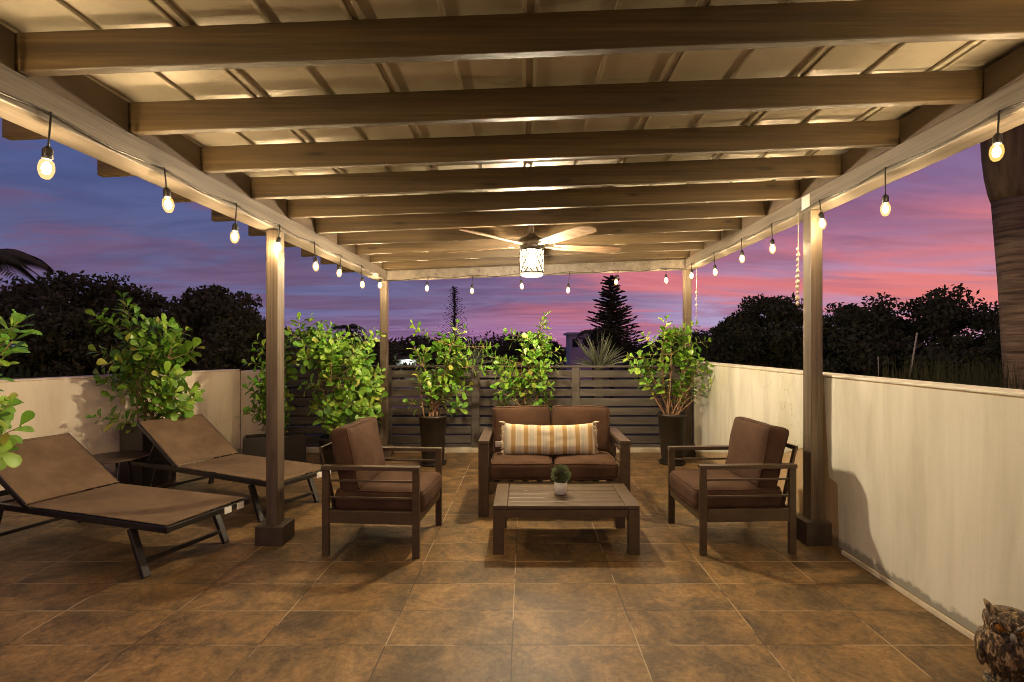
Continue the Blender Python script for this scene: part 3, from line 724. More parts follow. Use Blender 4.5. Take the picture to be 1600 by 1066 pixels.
for i in range(900):
    v = Vector((r2.gauss(0,1), r2.gauss(0,1), r2.gauss(0,1))).normalized()
    rad = .066*(.72+.3*r2.random()); p = v*rad + Vector((0,0,.142))
    d = (v + Vector((r2.uniform(-.8,.8), r2.uniform(-.8,.8), r2.uniform(-.5,.9)))).normalized()
    s = r2.uniform(.010,.017); sd = d.orthogonal().normalized()*s*.35
    mb.add([p-sd*.3, p+d*s*.5-sd, p+d*s, p+d*s*.5+sd], [(0,1,2,3)])
mb.build('foliage', M['topiary'], tp)
MB().lathe([(.001,.085), (.04,.1), (.05,.14), (.04,.18), (.001,.195)], 14).build('core', M['soil'], tp)

# ================================================================ SUN LOUNGERS (foot at +X local)
def make_lounger(label):
    t = thing('sun_lounger', label, 'sun lounger', (0,0,0), 0, 'sun loungers by the left wall')
    Wd = .29; zt = .335; hx = -1.25
    for s in (-1, 1):
        MB().bar((.02, s*Wd, zt-.025), (hx-.66, s*Wd, zt-.025), .028, .04).build('side_rail', M['dark_metal'], t, .004)
    MB().bar((0, -Wd-.014, zt-.025), (0, Wd+.014, zt-.025), .032, .036).build('cross_rail', M['dark_metal'], t, .004)
    MB().bar((hx-.66, -Wd, zt-.028), (hx-.66, Wd, zt-.028), .03, .04).build('cross_rail', M['dark_metal'], t, .004)
    n = 16; vs = []; fs = []
    for i in range(n+1):
        for j in range(7):
            u = i/n; v = -1+2*j/6
            vs.append((.0+hx*u, v*(Wd+.002), zt+.004-.030*(1-v*v)*math.sin(math.pi*min(1, u*1.0))))
    for i in range(n):
        for j in range(6): a = i*7+j; fs.append((a, a+1, a+8, a+7))
    MB().add(vs, fs, True).build('sling', M['sling'], t)
    bk = R(31.5); L = .665; bd = Vector((-math.cos(bk), 0, math.sin(bk)))
    h0 = Vector((hx+.005, 0, zt+.008)); up = Vector((math.sin(bk), 0, math.cos(bk)))
    mb = MB()
    for s in (-1, 1): mb.bar(h0+Vector((0,s*Wd,0))-up*.012, h0+bd*L+Vector((0,s*Wd,0))-up*.012, .028, .032, up)
    mb.bar(h0+bd*L+Vector((0,-Wd-.014,0))-up*.012, h0+bd*L+Vector((0,Wd+.014,0))-up*.012, .028, .032, up)
    mb.build('back_frame', M['dark_metal'], t, .004)
    vs = []; fs = []
    for i in range(11):
        for j in range(7):
            u = i/10; v = -1+2*j/6; vs.append(h0+bd*(L*u+.005)+Vector((0, v*(Wd+.002), 0))+up*(.006-.034*(1-v*v)*math.sin(math.pi*u)))
    for i in range(10):
        for j in range(6): a = i*7+j; fs.append((a, a+1, a+8, a+7))
    MB().add(vs, fs, True).build('back_sling', M['sling'], t)
    mb = MB()
    for s in (-1, 1): mb.bar(h0+bd*.42+Vector((0,s*(Wd-.03),-.03)), (hx-.50, s*(Wd-.03), zt-.06), .018, .018)
    mb.bar((hx-.50, -Wd+.02, zt-.06), (hx-.50, Wd-.02, zt-.06), .02, .02)
    mb.build('back_support', M['dark_metal'], t, .003)
    for x, lean in ((-.30, .13), (hx-.30, -.10)):
        for s in (-1, 1):
            MB().bar((x, s*(Wd-.01), zt-.052), (x+lean, s*(Wd-.005), .001), .028, .045, (0,1,0)).build('leg', M['dark_metal'], t, .004)
        MB().bar((x+lean*.72, -Wd+.02, .085), (x+lean*.72, Wd-.02, .085), .025, .025).build('stretcher', M['dark_metal'], t, .004)
    mb = MB()
    for y in (.10, .20): mb.box(.0165, .019, y, y+.055, zt-.055, zt-.012)
    mb.build('label_tag', M['tag'], t)
    return t
lo = make_lounger('nearer brown sling sun lounger with raised back, at the left edge')
def put_lounger(o, fn, ff):                                     # near and far foot corners
    m_ = (Vector(fn)+Vector(ff))/2; d = Vector(ff)-Vector(fn)
    o.location = (m_.x, m_.y, 0); o.rotation_euler = (0, 0, math.atan2(d.y, d.x)-math.pi/2)
put_lounger(lo, (-2.14, 3.06), (-1.97, 3.61))
l2 = copy_tree(lo); l2['label'] = 'farther brown sling sun lounger with its foot end behind the pergola post'
put_lounger(l2, (-1.95, 4.02), (-1.71, 4.54))

st = thing('side_table', 'small round brown side table between the two sun loungers', 'side table', (-3.80, 4.72, 0))
MB().lathe([(.262,.368), (.27,.371), (.27,.381), (.266,.385)], 40).build('table_top', M['frame'], st)
for a in (80, 200, 320):
    MB().tube([(.15*math.cos(R(a)), .15*math.sin(R(a)), .367), (.2*math.cos(R(a)), .2*math.sin(R(a)), .001)], .010, 8).build('leg', M['dark_metal'], st)

# ================================================================ POTTED CLUSIA PLANTS
def clusia(label, loc, pot, region, nbranch, seed, nmain=9, leaf=.088, extra=(), dy=.3, zsoil=.5, low=.35, name='potted_shrub', stem_r=.009, ymin=None, xmax=None):
    """region: list of (dx0,dx1,z0,z1,weight) boxes relative to the pot centre where twig tips lie; extra: explicit tips (dx,dy,z)"""
    r = random.Random(seed)
    t = thing(name, label, 'potted plant', (loc[0], loc[1], 0), 0, 'potted clusia shrubs round the terrace')
    pot(t)
    stems = MB(); lv_ = MB()
    def curve(a, b, n=6, bow=.08):
        a, b = Vector(a), Vector(b); L = (b-a).length
        o1 = Vector((r.uniform(-1,1), r.uniform(-1,1), r.uniform(-.2,.6)))*bow*L
        return [a.lerp(b, i/n) + o1*math.sin(math.pi*i/n) for i in range(n+1)]
    tips = []
    wts = [q[4] for q in region]
    for i in range(nbranch):
        q = r.choices(region, wts)[0]
        tips.append(Vector((r.uniform(q[0], q[1]), r.uniform(-dy, dy), r.uniform(q[2], q[3]))))
    tips += [Vector(e) for e in extra]
    tips.sort(key=lambda p: -p.z)
    mains = []
    step = max(1, len(tips)//nmain)
    for i, tp_ in enumerate(tips):
        if i % step == 0 or i >= len(tips)-len(extra):
            base = Vector((r.uniform(-.09,.09), r.uniform(-.09,.09), zsoil-.01))
            pts_ = curve(base, tp_, 8, .10); L = len(pts_)
            # rise first, then lean out
            pts_ = [Vector((base.x+(p.x-base.x)*(.75+.25*k_/8), base.y+(p.y-base.y)*(.75+.25*k_/8), p.z)) for k_, p in enumerate(pts_)]
            stems.tube(pts_, [stem_r*(1-.72*k_/8) for k_ in range(9)], 6); mains.append(pts_)
        else:
            m_ = min(r.sample(mains, min(4, len(mains))), key=lambda ps: min((p-tp_).length for p in ps))
            cand = [p for p in m_[2:7] if p.z < tp_.z+.05] or [m_[2]]
            b = min(cand, key=lambda p: (p-tp_).length)
            pts_ = curve(b, tp_, 5, .12); stems.tube(pts_, [stem_r*.5*(1-.6*k_/5) for k_ in range(6)], 5)
        # leaves in opposite pairs over the last part of the twig
        pl_ = [Vector(p) for p in pts_]; cum = [0]
        for a, b in zip(pl_[:-1], pl_[1:]): cum.append(cum[-1]+(b-a).length)
        tot = cum[-1]; reach = min(tot*.8, r.uniform(.16,.34)); s = tot; rot = r.uniform(0, 6.28)
        kk = 0
        while s > tot-reach:
            j = max(i2 for i2 in range(len(cum)) if cum[i2] <= s+1e-6); j = min(j, len(pl_)-2)
            f = (s-cum[j])/max(1e-6, cum[j+1]-cum[j]); p = pl_[j].lerp(pl_[j+1], f); d = (pl_[j+1]-pl_[j]).normalized()
            u = d.orthogonal().normalized(); v = d.cross(u)
            for half in (0, math.pi):
                a = rot + half + r.uniform(-.3,.3)
                outd = u*math.cos(a)+v*math.sin(a)
                open_ = .55 if kk == 0 else .95+.15*kk
                ld = (d*math.cos(min(1.3, open_)) + outd*math.sin(min(1.3, open_)) + Vector((0,0,.18))).normalized()
                sz = leaf*1.12*r.uniform(.55,1.25)*(.8 if kk == 0 else 1)
                lv_.leaf(p + outd*.004, ld, d + Vector((0,0,.5)), sz, sz*r.uniform(.56,.70), r.uniform(.05,.35), .12)
            rot += math.pi/2+r.uniform(-.2,.2); s -= r.uniform(.034,.055); kk += 1
    stems.build('stem', M['stem'], t); lv_.build('foliage', M['leaf'], t)
    return t
def round_pot(r0, r1, h, saucer=True):
    def f(t):
        MB().lathe([(r0,.02), (r0*1.02,.03), (r1,h-.03), (r1+.008,h-.028), (r1+.008,h), (r1-.012,h), (r1-.02,h-.05)], 30).build('pot', M['pot'], t)
        MB().lathe([(.01,h-.05), (r1-.016,h-.045), (r1-.017,h-.035), (.01,h-.03)], 20).build('soil', M['soil'], t)
        if saucer: MB().lathe([(r0+.02,.001), (r0+.045,.03), (r0+.035,.03), (r0+.01,.018)], 30).build('saucer', M['pot'], t)
    return f
def box_pot(w, d, h, rz):
    def f(t):
        m_ = Matrix.Rotation(rz, 4, 'Z'); mb = MB(); q = .022
        mb.box(-w/2, w/2, -d/2, -d/2+q, 0, h, m_); mb.box(-w/2, w/2, d/2-q, d/2, 0, h, m_)
        mb.box(-w/2, -w/2+q, -d/2+q, d/2-q, 0, h, m_); mb.box(w/2-q, w/2, -d/2+q, d/2-q, 0, h, m_); mb.box(-w/2+q, w/2-q, -d/2+q, d/2-q, 0, .03, m_)
        mb.build('pot', M['pot'], t, .006)
        MB().box(-w/2+q, w/2-q, -d/2+q, d/2-q, h-.07, h-.04, m_).build('soil', M['soil'], t)
    return f
# centre left: tall pot C
clusia('open clusia shrub in a tall black pot between the back left post and the sofa', (-1.09, 6.08), round_pot(.125,.16,.585),
       [(-.18,.42,.85,1.36,3), (.0,.45,1.1,1.45,1.6), (-.12,.1,.8,1.1,.7), (-.1,.4,.74,.95,.3)], 50, 21, 11, .092, [(-.22,-.05,1.62), (.30,-.1,1.66), (.38,-.1,1.58), (.12,.05,1.52), (.62,-.05,1.36), (.72,0,1.40), (-.20,-.12,1.40), (-.2,-.12,1.22), (.62,-.1,1.16), (-.26,-.1,.74), (.34,-.1,.68)], .22, .55)
clusia('clusia shrub with one tall pointed shoot, right behind the sofa', (.02, 6.1), round_pot(.14,.17,.5),
       [(-.38,.28,.85,1.28,3), (-.05,.3,1.1,1.5,2.2), (-.35,.3,.6,.95,1.6)], 62, 33, 11, .088, [(.22,-.02,1.76), (.20,.0,1.68), (.25,.02,1.60), (.16,0,1.54), (.29,0,1.5), (-.22,0,1.56), (-.19,-.03,1.48), (-.48,-.1,1.28), (.44,0,1.22), (.38,0,1.36), (-.52,-.1,1.12)], .2, .46)
clusia('spreading clusia shrub with bare lower stems in a tapered black pot by the right wall', (1.76, 6.12), round_pot(.12,.165,.60),
       [(-.38,.30,1.08,1.42,3), (-.15,.22,1.3,1.6,1.8), (-.42,-.2,1.0,1.25,1), (.02,.3,.92,1.2,1)], 50, 43, 11, .092, [(-.08,-.05,1.72), (.24,-.1,1.64), (.02,0,1.60), (-.36,-.1,1.52), (.38,-.12,1.46), (-.52,-.12,1.26), (-.50,-.1,1.14), (.36,-.25,1.16), (.38,-.3,1.0), (.33,-.25,1.08), (.30,-.2,.9), (-.34,-.15,.98), (.27,-.15,1.2)], .18, .55)
# left group
clusia('big dense clusia shrub in a dark pot just left of the back left post', (-2.16, 5.95), round_pot(.19,.22,.36),
       [(-.38,.42,.55,1.45,4), (-.42,-.05,1.2,1.62,2), (-.1,.3,1.2,1.5,1.5), (.1,.5,.5,1.1,1.6)], 150, 51, 14, .092, [(-.42,-.1,1.70), (-.30,-.1,1.72), (-.18,-.05,1.66), (-.06,-.1,1.62), (.42,-.1,1.58), (.5,-.1,1.52), (.48,-.1,.92), (-.5,-.1,1.54), (.32,-.25,.42), (.22,-.25,.5)], .34, .32)
clusia('narrow clusia shrub in a dark trough behind the front left pergola post', (-2.93, 6.02), box_pot(.66,.30,.36,R(24)),
       [(-.26,.14,.5,1.2,4), (-.05,.18,.55,1.45,2.2)], 80, 63, 10, .09, [(-.16,-.1,1.46), (-.2,-.1,1.36), (.1,-.1,1.5), (.2,-.1,1.48), (-.3,-.1,.62), (-.26,-.1,.9), (-.27,-.1,1.2)], .22, .32)
clusia('clusia shrub in a square dark planter behind the farther lounger', (-3.86, 5.25), box_pot(.34,.34,.62,R(-20)),
       [(-.36,.38,.85,1.40,3), (-.18,.30,1.2,1.62,1.8), (.0,.42,.75,1.1,1.6)], 84, 71, 12, .10, [(-.18,-.1,1.88), (-.14,-.1,1.80), (-.06,-.1,1.72), (-.44,-.1,1.70), (-.38,-.1,1.62), (.30,-.1,1.6), (.34,-.1,1.5), (-.44,-.1,1.34), (.55,-.22,.86), (.46,-.2,.80), (-.26,-.32,.72), (-.12,-.32,.70), (.42,-.15,1.1)], .24, .56, stem_r=.007)
clusia('large leaved clusia branches reaching in at the left edge over the nearer lounger', (-3.86, 3.25), round_pot(.16,.2,.5),
       [(-.2,.42,1.15,1.5,1.5), (-.2,.44,.72,1.0,1.6)], 15, 83, 7, .105, [(.60,0,1.52), (.66,-.05,1.44), (.56,0,1.36), (.64,0,1.56), (.62,-.02,1.04), (.70,-.05,.90), (.66,-.1,.78), (.55,-.1,.84), (.56,0,1.06), (.50,0,1.46), (.58,-.1,.96)], .18, .45)

# ================================================================ OWL
ow = thing('owl_statue', 'painted owl statue with amber eyes at the foot of the right wall', 'statue', (2.0, 2.11, 0), R(-38))
# local: owl faces -Y
def blob(mb, fn, nu=36, nv=28):
    vs = [fn(u*2*math.pi/nu, v/nv) for v in range(nv+1) for u in range(nu)]
    fs = [(v*nu+u, v*nu+(u+1) % nu, (v+1)*nu+(u+1) % nu, (v+1)*nu+u) for v in range(nv) for u in range(nu)]
    mb.add(vs, fs, True); return mb
def prof(z, tab):
    for (z0, r0), (z1, r1) in zip(tab[:-1], tab[1:]):
        if z <= z1: f = (z-z0)/(z1-z0); f = f*f*(3-2*f); return r0+(r1-r0)*f
    return tab[-1][1]
tab = [(0,.055), (.03,.062), (.05,.058), (.09,.082), (.15,.098), (.20,.094), (.235,.080), (.262,.088), (.29,.084), (.312,.060), (.325,.002)]
def owlf(a, s):
    z = .325*s; r_ = prof(z, tab); ca, sa = math.cos(a), math.sin(a)
    x, y = r_*ca*1.0, r_*sa*(.86 if z < .22 else .95)
    k_ = .0025*mnoise.noise(Vector((x*60, y*60, z*40)))
    if z > .235 and sa < -.2: y += .010*max(0, 1-abs(ca)*1.1)                      # flat face disc
    return Vector((x*(1+k_*8), y*(1+k_*8), z))
blob(MB(), owlf).build('body', M['owl'], ow)
HT = Matrix.Rotation(R(7), 4, 'Y')
for s in (-1, 1):
    mb = MB(); b = Vector((s*.050, -.030, .302)); e = Vector((s*.082, -.028, .352))
    mb.tube([b, b.lerp(e, .35), b.lerp(e, .7), e], [.020,.016,.011,.004], 8); mb.build('ear_tuft', M['owl'], ow)
    mb = MB(); blob(mb, lambda a, q: Vector((s*.036+.017*math.cos(a)*math.sin(math.pi*q), -.0735+.008*math.sin(a)*math.sin(math.pi*q)-.004, .268+.015*math.cos(math.pi*q))), 14, 10)
    mb.build('eye', M['owl_eye'], ow)
    mb = MB(); mb.tube([Vector((s*.006, -.092, .268)), Vector((s*.030, -.088, .291)), Vector((s*.062, -.066, .307))], [.007,.010,.006], 8); mb.build('brow', M['owl'], ow)
    mb = MB(); mb.tube([Vector((s*.036+.026*math.cos(q), -.080+.006*abs(math.cos(q)), .266+.024*math.sin(q))) for q in [2*math.pi*j/16 for j in range(17)]], .005, 6, False); mb.build('eye_ring', M['owl'], ow)
    def wing(a, q, s=s):
        z = .055+.165*q; t_ = math.sin(math.pi*min(1, max(0, q)))**.6
        return Vector((s*(.088+.024*math.cos(a)*t_), .012+.060*math.sin(a)*t_, z))
    blob(MB(), wing, 16, 14).build('wing', M['owl'], ow)
MB().tube([(0,-.088,.262), (0,-.103,.252), (0,-.102,.236), (0,-.094,.228)], [.008,.010,.007,.002], 8).build('beak', M['owl_beak'], ow)
mb = MB(); mb.lathe([(.085,.0), (.09,.008), (.085,.024), (.07,.034)], 20); mb.build('base', M['owl'], ow)

# ================================================================ FALLEN LEAVES
for i, (x, y, a, lb) in enumerate(((1.30, 6.55, 20, 'curled dry leaf lying by the white kerb near the tapered pot'), (-.24, 5.75, 80, 'pale dry leaf lying on the tiles left of the sofa'), (1.515, 2.31, 140, 'small dark dry leaf lying on the open tiles before the right wall'))):
    mb = MB(); mb.leaf((0,0,.006), (1,0,.12), (0,0,1), (.06, .05, .03)[i], (.028, .024, .014)[i], .3, .25)
    f = mb.build('fallen_leaf', M['dry_leaf']); f.location = (x, y, .002); f.rotation_euler = (0,0,R(a)); tag(f, lb, 'leaf', 'dry leaves on the floor')

# ================================================================ TREES AND BEYOND (ground at -3.2)
G = -3.2
def quad_mesh(name, P, D1, D2, mat, parent):
    n = len(P); v = np.empty((n*4, 3), np.float32)
    v[0::4] = P-D1; v[1::4] = P-D2*.6; v[2::4] = P+D1; v[3::4] = P+D2*.6
    me = bpy.data.meshes.new(name); me.vertices.add(n*4); me.vertices.foreach_set('co', v.ravel())
    me.loops.add(n*4); me.loops.foreach_set('vertex_index', np.arange(n*4, dtype=np.int32))
    me.polygons.add(n); me.polygons.foreach_set('loop_start', np.arange(0, n*4, 4, dtype=np.int32))
    me.polygons.foreach_set('loop_total', np.full(n, 4, np.int32)); me.materials.append(mat); me.update(calc_edges=True); me.validate()
    o = bpy.data.objects.new(name, me); COL.objects.link(o); o.parent = parent; return o
def tree(label, x, y, top, wid, seed, n=5000, leaf=.16, group='trees beyond the terrace', low=.25, dens=1.0, flat=.9, cat='tree', name='broadleaf_tree'):
    g = np.random.default_rng(seed); H = top-G
    t = thing(name, label, cat, (x, y, G), 0, group)
    tr = MB(); r = random.Random(seed)
    tr.tube([(0,0,0), (.1,.05,H*.25), (-.05,.1,H*.5), (.05,0,H*.8)], [H*.030,H*.024,H*.018,.03], 8)
    limbs = []
    for i in range(9):
        a = r.uniform(0, 6.28); z0 = H*r.uniform(.22,.55); e = Vector((math.cos(a)*wid*.42, math.sin(a)*wid*.42, z0+H*r.uniform(.15,.35)))
        tr.tube([(0,0,z0), e*.5+Vector((0,0,z0*.5+.2)), e], [H*.012,H*.008,.02], 6); limbs.append(e)
    tr.build('trunk', M['bark'], t)
    # clump centres fill an uneven crown
    nc = 90; cs = []; rs = []
    while len(cs) < nc:
        p = g.uniform(-1, 1, 3)
        if np.dot(p, p) > 1: continue
        if np.dot(p, p) < .25 and g.random() < .6: continue
        c = np.array([p[0]*wid*.46, p[1]*wid*.42, H*(low+(1-low)*.5) + p[2]*H*(1-low)*.5*flat])
        lump = 1+.30*mnoise.noise(Vector((p[0]*2.1+seed, p[1]*2.1, p[2]*2.1)))
        cs.append(c*np.array([lump, lump, 1])); rs.append(wid*g.uniform(.055,.135))
    cs = np.array(cs); rs = np.array(rs)
    k_ = g.integers(0, nc, n); d = g.normal(size=(n,3)); d /= np.linalg.norm(d, axis=1)[:,None]
    rad = rs[k_]*g.random(n)**.5
    P = cs[k_] + d*rad[:,None]*np.array([1.15,1.15,.8])
    P = P[(P[:,2] < H+.3)]; n = len(P)
    a1 = g.normal(size=(n,3)); a1 /= np.linalg.norm(a1, axis=1)[:,None]; b1 = g.normal(size=(n,3)); c1 = np.cross(a1, b1); c1 /= np.linalg.norm(c1, axis=1)[:,None]
    s = leaf*g.uniform(.6,1.3,n)[:,None]
    quad_mesh('crown', P.astype(np.float32), (a1*s).astype(np.float32), (c1*s*.8).astype(np.float32), M['tree_leaf'], t)
    return t
def place(px_, py_, Y): return ((px_-820)*Y/800, 1.41+(540-py_)*Y/800)
trees = [
 ('leafy dark tree at the far left behind the palm fronds', 30, 438, 17, 6.2, 6000),
 ('rounded dark tree left of the tallest crown beyond the left wall', 125, 430, 16, 5.0, 6500),
 ('wide dark tree rising behind the shrub in the square planter', 235, 428, 18, 5.6, 7000),
 ('dark tree with a ragged top just left of the front left post', 345, 434, 16, 4.8, 6500),
 ('lower dark tree seen between the front and back left posts', 440, 498, 19, 4.2, 4500),
 ('big bushy dark tree by the back right post with pink sky round its crown', 1190, 458, 19, 4.6, 7500),
 ('broad flat topped dark tree right of the front right post', 1330, 470, 18, 5.2, 7500),
 ('widest dark spreading tree beyond the right wall, beside the palm trunk', 1440, 456, 17, 6.6, 9000),
 ('small dark tree between the back right post and the bushy crown', 1100, 505, 24, 3.6, 3500),
 ('low dark tree tucked against the palm trunk', 1545, 496, 15, 3.4, 3500),
]
for i, (lb, px_, py_, Y, wd, n) in enumerate(trees):
    x, top = place(px_, py_, Y); tree(lb, x, Y, top, wd, 100+i*7, int(n*3.4), .095)
far = [(560, 520, 34, 7, 'far treeline tree behind the big dense clusia shrub'), (640, 528, 40, 8, 'far low tree right of the back left post'), (690, 524, 42, 8, 'far low tree below the thin bare pine'), (745, 530, 44, 7, 'far low tree between the two middle shrubs'),
       (800, 518, 46, 8, 'far rounded tree left of the tall pointed shoot'), (842, 526, 44, 5, 'far tree right of the tall pointed shoot'), (1020, 524, 38, 5, 'far tree right of the conifer'), (1060, 516, 32, 6, 'far tree behind the back right post')]
for i, (px_, py_, Y, wd, lb) in enumerate(far):
    x, top = place(px_, py_, Y); tree(lb, x, Y, top, wd, 300+i*5, 7000, .17, 'far trees on the skyline')

# conifers
def conifer(label, px_, py_, Y, half, seed, sparse=False):
    x, top = place(px_, py_, Y); H = top-G; r = random.Random(seed)
    t = thing('norfolk_pine' if not sparse else 'thin_pine', label, 'conifer', (x, Y, G))
    MB().tube([(0,0,0), (.03,0,H*.5), (0,0,H)], [.22 if not sparse else .10,.13 if not sparse else .05,.02], 8).build('trunk', M['bark'], t)
    mb = MB(); z = H*.40
    while z < H-.1:
        f = (H-z)/(H*.60); nb = 10 if not sparse else 4
        for b in range(nb):
            a = 2*math.pi*b/nb + r.uniform(-.3,.3); L = half*((.22+.85*f) if not sparse else (.10+1.0*f))*r.uniform(.55,1.2)
            d = Vector((math.cos(a), math.sin(a), .10 if not sparse else .5)).normalized()
            pts_ = [Vector((0,0,z)) + d*L*q + Vector((0,0,.20*L*q*q-.02*L)) for q in (0,.33,.66,1)]
            mb.tube(pts_, [.04,.03,.02,.008], 4)
            m_ = 9 if not sparse else 3
            for q in range(m_):
                p = pts_[0].lerp(pts_[-1], (q+1)/m_)
                for sd_ in (-1, 1):
                    dd = (Vector((-math.sin(a)*sd_, math.cos(a)*sd_, r.uniform(-.1,.5))) + d*.8).normalized(); s = (L*.30+.06)*r.uniform(.6,1.1) if not sparse else r.uniform(.10,.2)
                    mb.strip([p, p+dd*s*.5, p+dd*s], [.045,.06,.012] if not sparse else [.03,.05,.01], (0,0,1) if q % 2 else (0,1,.2))
        z += H*.6*(.042 if not sparse else .036)
    mb.build('crown', M['tree_leaf'], t)
conifer('tall tapering conifer above the spiky plant right of the fan lamp', 955, 432, 40, 1.95, 5)
conifer('thin bare pine standing alone on the skyline left of the lamp', 710, 449, 48, 1.7, 6, True)

# palms
def frond(mb, b, az_, L, rise, droop, leaflets=18, lw=.03, ll=.35):
    d = Vector((math.cos(az_), math.sin(az_), 0)); pts_ = []
    for i in range(9):
        q = i/8; pts_.append(Vector(b) + d*(L*q) + Vector((0,0,rise*q-droop*q*q)))
    mb.tube(pts_, [.018*(1-.8*i/8) for i in range(9)], 5)
    sdv = Vector((-d.y, d.x, 0))
    for i in range(leaflets):
        q = .12+.88*i/leaflets; k_ = min(7, int(q*8)); p = pts_[k_].lerp(pts_[k_+1], q*8-k_)
        l_ = ll*math.sin(math.pi*min(1,.15+q*.85))**.6
        for s in (-1, 1):
            e = p + sdv*(s*l_*.7) + d*(l_*.45) + Vector((0,0,-l_*.45))
            mb.strip([p, p.lerp(e,.5)+Vector((0,0,.04)), e], [lw*.6,lw,.004], (0,0,1))
def feather_palm(label, x, y, ztop, L, seed, n=13, ll=.4, rt=.1):
    r = random.Random(seed); t = thing('feather_palm', label, 'palm', (x, y, G), 0)
    MB().tube([(0,0,0), (.1,0,(ztop-G)*.5), (0,0,ztop-G)], [rt*1.3, rt, rt*.8], 10).build('trunk', M['bark'], t)
    mb = MB()
    for i in range(n): frond(mb, (0,0,ztop-G), 6.283*i/n+r.uniform(-.2,.2), L*r.uniform(.85,1.1), L*r.uniform(.2,.75), L*r.uniform(.55,1.0), 22, .03*L/1.6, ll)
    mb.build('crown', M['tree_leaf'], t)
x, z = place(-25, 412, 10); feather_palm('dark feather palm drooping in at the upper left edge', x, 10, z+.15, 1.1, 4, 16, .5)
for px_, py_, Y, s, lb in ((542, 512, 30, 4, 'small dark palm on the skyline behind the dense shrub'), (925, 518, 36, 9, 'small palm on the skyline left of the conifer')):
    x, z = place(px_, py_, Y); feather_palm(lb, x, Y, z, 1.15, s, 12, .4)

def spike_plant(name, label, cat, x, y, zc, n, L, seed, mat, spread=1.0, wd=.012, up=.55):
    r = random.Random(seed); t = thing(name, label, cat, (x, y, G))
    MB().tube([(0,0,0), (.03,.0,(zc-G)*.5), (0,0,zc-G)], [.12,.10,.08], 8).build('trunk', M['bark'], t)
    mb = MB()
    for i in range(n):
        a = r.uniform(0, 6.283); el = r.uniform(.25,1.45); l_ = L*r.uniform(.7,1.1); d = Vector((math.cos(a)*math.cos(el)*spread, math.sin(a)*math.cos(el)*spread, math.sin(el)))
        b = Vector((r.uniform(-.05,.05), r.uniform(-.05,.05), zc-G)); mb.strip([b, b+d*l_*.5, b+d*l_-Vector((0,0,.10*l_*math.cos(el)))], [wd*.8, wd, wd*.15], (math.sin(a), -math.cos(a), .3) if i % 2 else (0,-1,.2))
    mb.build('crown', mat, t)
x, z = place(935, 572, 8.6); spike_plant('spiky_palm', 'spiky pale green plant rising behind the fence below the conifer', 'palm', x, 8.6, z-.05, 70, .62, 11, M['spike_leaf'])
x, z = place(735, 560, 9.5); spike_plant('spiky_palm', 'thin spiky plant behind the fence between the two middle shrubs', 'palm', x, 9.5, z-.15, 40, .55, 12, M['spike_leaf'])
# fan palm leaves behind the left wall
fp = thing('fan_palm', 'fan palm leaves just above the left wall at the photo edge', 'palm', (-6.05, 5.9, G))
MB().tube([(0,0,0), (0,0,1.41-.55-G)], [.10,.08], 8).build('trunk', M['bark'], fp)
mb = MB()
for (bx_, bz_, a0, a1, n, L) in ((.1, .72, 25, 160, 15, .62), (.45, .70, -5, 95, 10, .55), (-.35, .72, 40, 170, 12, .6)):
    c = Vector((bx_, -.15, bz_-G)); mb.tube([(0,0,.8-G-.25), c], .012, 5)
    for i in range(n):
        a = R(a0+(a1-a0)*i/(n-1)); d = Vector((math.cos(a), -.25, math.sin(a))).normalized()
        mb.strip([c, c+d*L*.5, c+d*L*.85, c+d*L-Vector((0,0,.04))], [.006,.026,.022,.003], (0,-1,.15*(-1)**i))
mb.build('crown', M['palm_leaf'], fp)
# royal palm by the right wall
rp = thing('royal_palm', 'tall palm with a ringed trunk and green crownshaft beyond the right wall', 'palm', (6.53, 6.25, G))
prof_ = [(.30,0), (.27,1.2), (.235,3.0), (.232,4.0), (.225,4.6), (.205,5.4), (.20,6.2), (.20,6.42)]
mb = MB(); mb.tube([(-.09*z, 0, z) for r_, z in prof_], [r_ for r_, z in prof_], 22); mb.build('trunk', M['palm_trunk'], rp)
mb = MB(); mb.tube([(-.09*z, 0, z) for z in (6.40,6.5,6.7,6.95,7.4,8.0,8.6)], [(.203),.222,.243,.25,.24,.20,.12], 20); mb.build('crownshaft', M['crownshaft'], rp)
mb = MB()
for i in range(14): frond(mb, (-.76,0,8.5), 6.283*i/14, 2.6, 1.9, 2.2, 26, .05, .6)
mb.build('crown', M['tree_leaf'], rp)
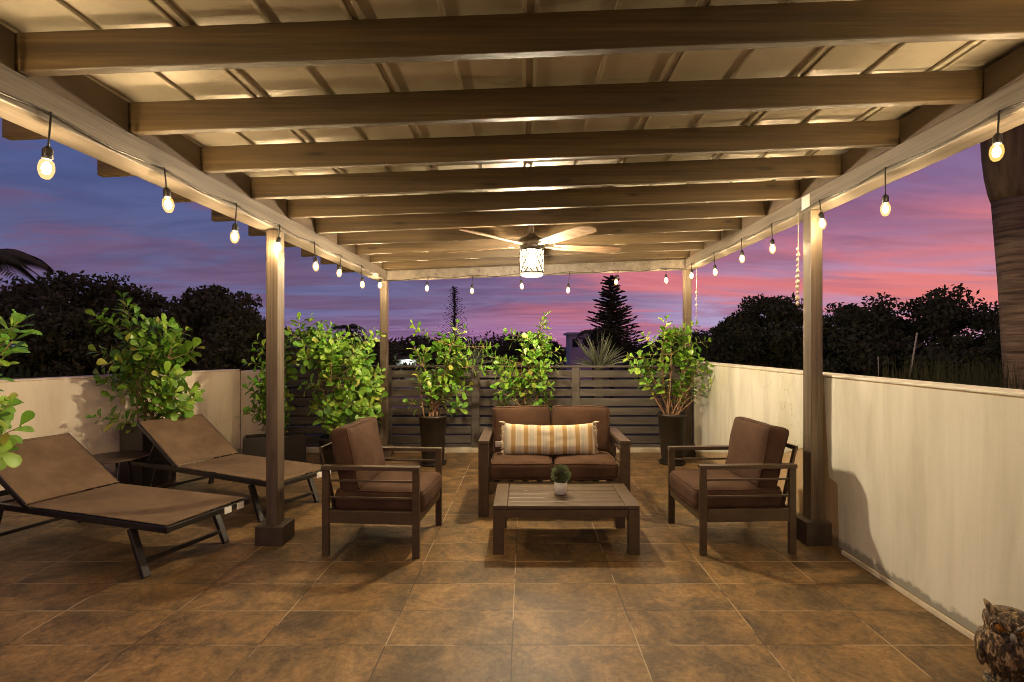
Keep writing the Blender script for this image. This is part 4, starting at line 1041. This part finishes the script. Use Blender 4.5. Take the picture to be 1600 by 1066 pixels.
# grass beside it
gr = thing('grass_clump', 'clump of tall dull grass above the right wall beside the palm trunk', 'grass clump', (4.6, 5.6, G))
mb = MB(); r = random.Random(9)
for i in range(420):
    b = Vector((r.uniform(-.6,.75), r.uniform(-.35,.35), 3.3)); tp_ = b + Vector((r.uniform(-.14,.14), r.uniform(-.1,.1), r.uniform(.98,1.22)))
    mb.strip([b, b.lerp(tp_,.6)+Vector((0,0,.04)), tp_], [.006,.005,.001], (0,-1,.1))
mb.build('blades', M['grass_blade'], gr)
MB().tube([(0,0,0), (0,0,1.6), (.05,0,3.35)], [.4,.5,.62], 12).build('root_mass', M['bark'], gr)
# two thin poles
for (pa, pb_, Y, rr_, lb) in (((1413, 640), (1433, 520), 8.0, .012, 'taller pale pole leaning right, beyond the right wall'), ((1374, 640), (1372, 557), 9.0, .007, 'shorter thin pole standing beyond the right wall')):
    x0, z0 = place(*pa, Y); x1, z1 = place(*pb_, Y); k_ = (G-z0)/(z1-z0); p = MB()
    p.tube([(x0+(x1-x0)*k_, Y, G), (x1, Y, z1)], rr_, 8); tag(p.build('garden_pole', M['pole']), lb, 'pole', 'poles beyond the right wall')
# far houses
def house(label, px0, px1, py_roof, Y, depth, wins, lamp=None, flatroof=True):
    x0, z = place(px0, py_roof, Y); x1, _ = place(px1, py_roof, Y)
    t = thing('house', label, 'house', ((x0+x1)/2, Y, G))
    MB().box(x0, x1, Y, Y+depth, G, z).build('wall', M['far_wall'], t, 0, True)
    MB().box(x0-.3, x1+.3, Y-.3, Y+depth+.3, z+.003, z+.25).build('roof', M['far_roof'] if not flatroof else M['far_wall'], t, 0, True)
    for a, b, c, d in wins:
        MB().box(x0+(x1-x0)*a, x0+(x1-x0)*b, Y-.06, Y+.05, z-c, z-d).build('window', M['window'], t, 0, True)
    if lamp:
        lx_, lz_ = place(*lamp, Y); MB().lathe([(.01,-.1), (.08,-.06), (.1,0), (.06,.07), (.01,.1)], 12, (lx_, Y-.25, lz_)).build('lamp', M['house_lamp'], t, 0, True)
    return t
house('white house far off between the shrub and the conifer', 890, 936, 523, 58, 5, ((.1,.3,1.4,.5), (.45,.6,1.4,.5), (.75,.9,1.4,.5)))
house('low house with a bright wall lamp seen over the fence by the back left post', 560, 650, 562, 36, 6, ((.1,.2,1.8,.8), (.35,.5,2.2,.8)), (637, 566), False)
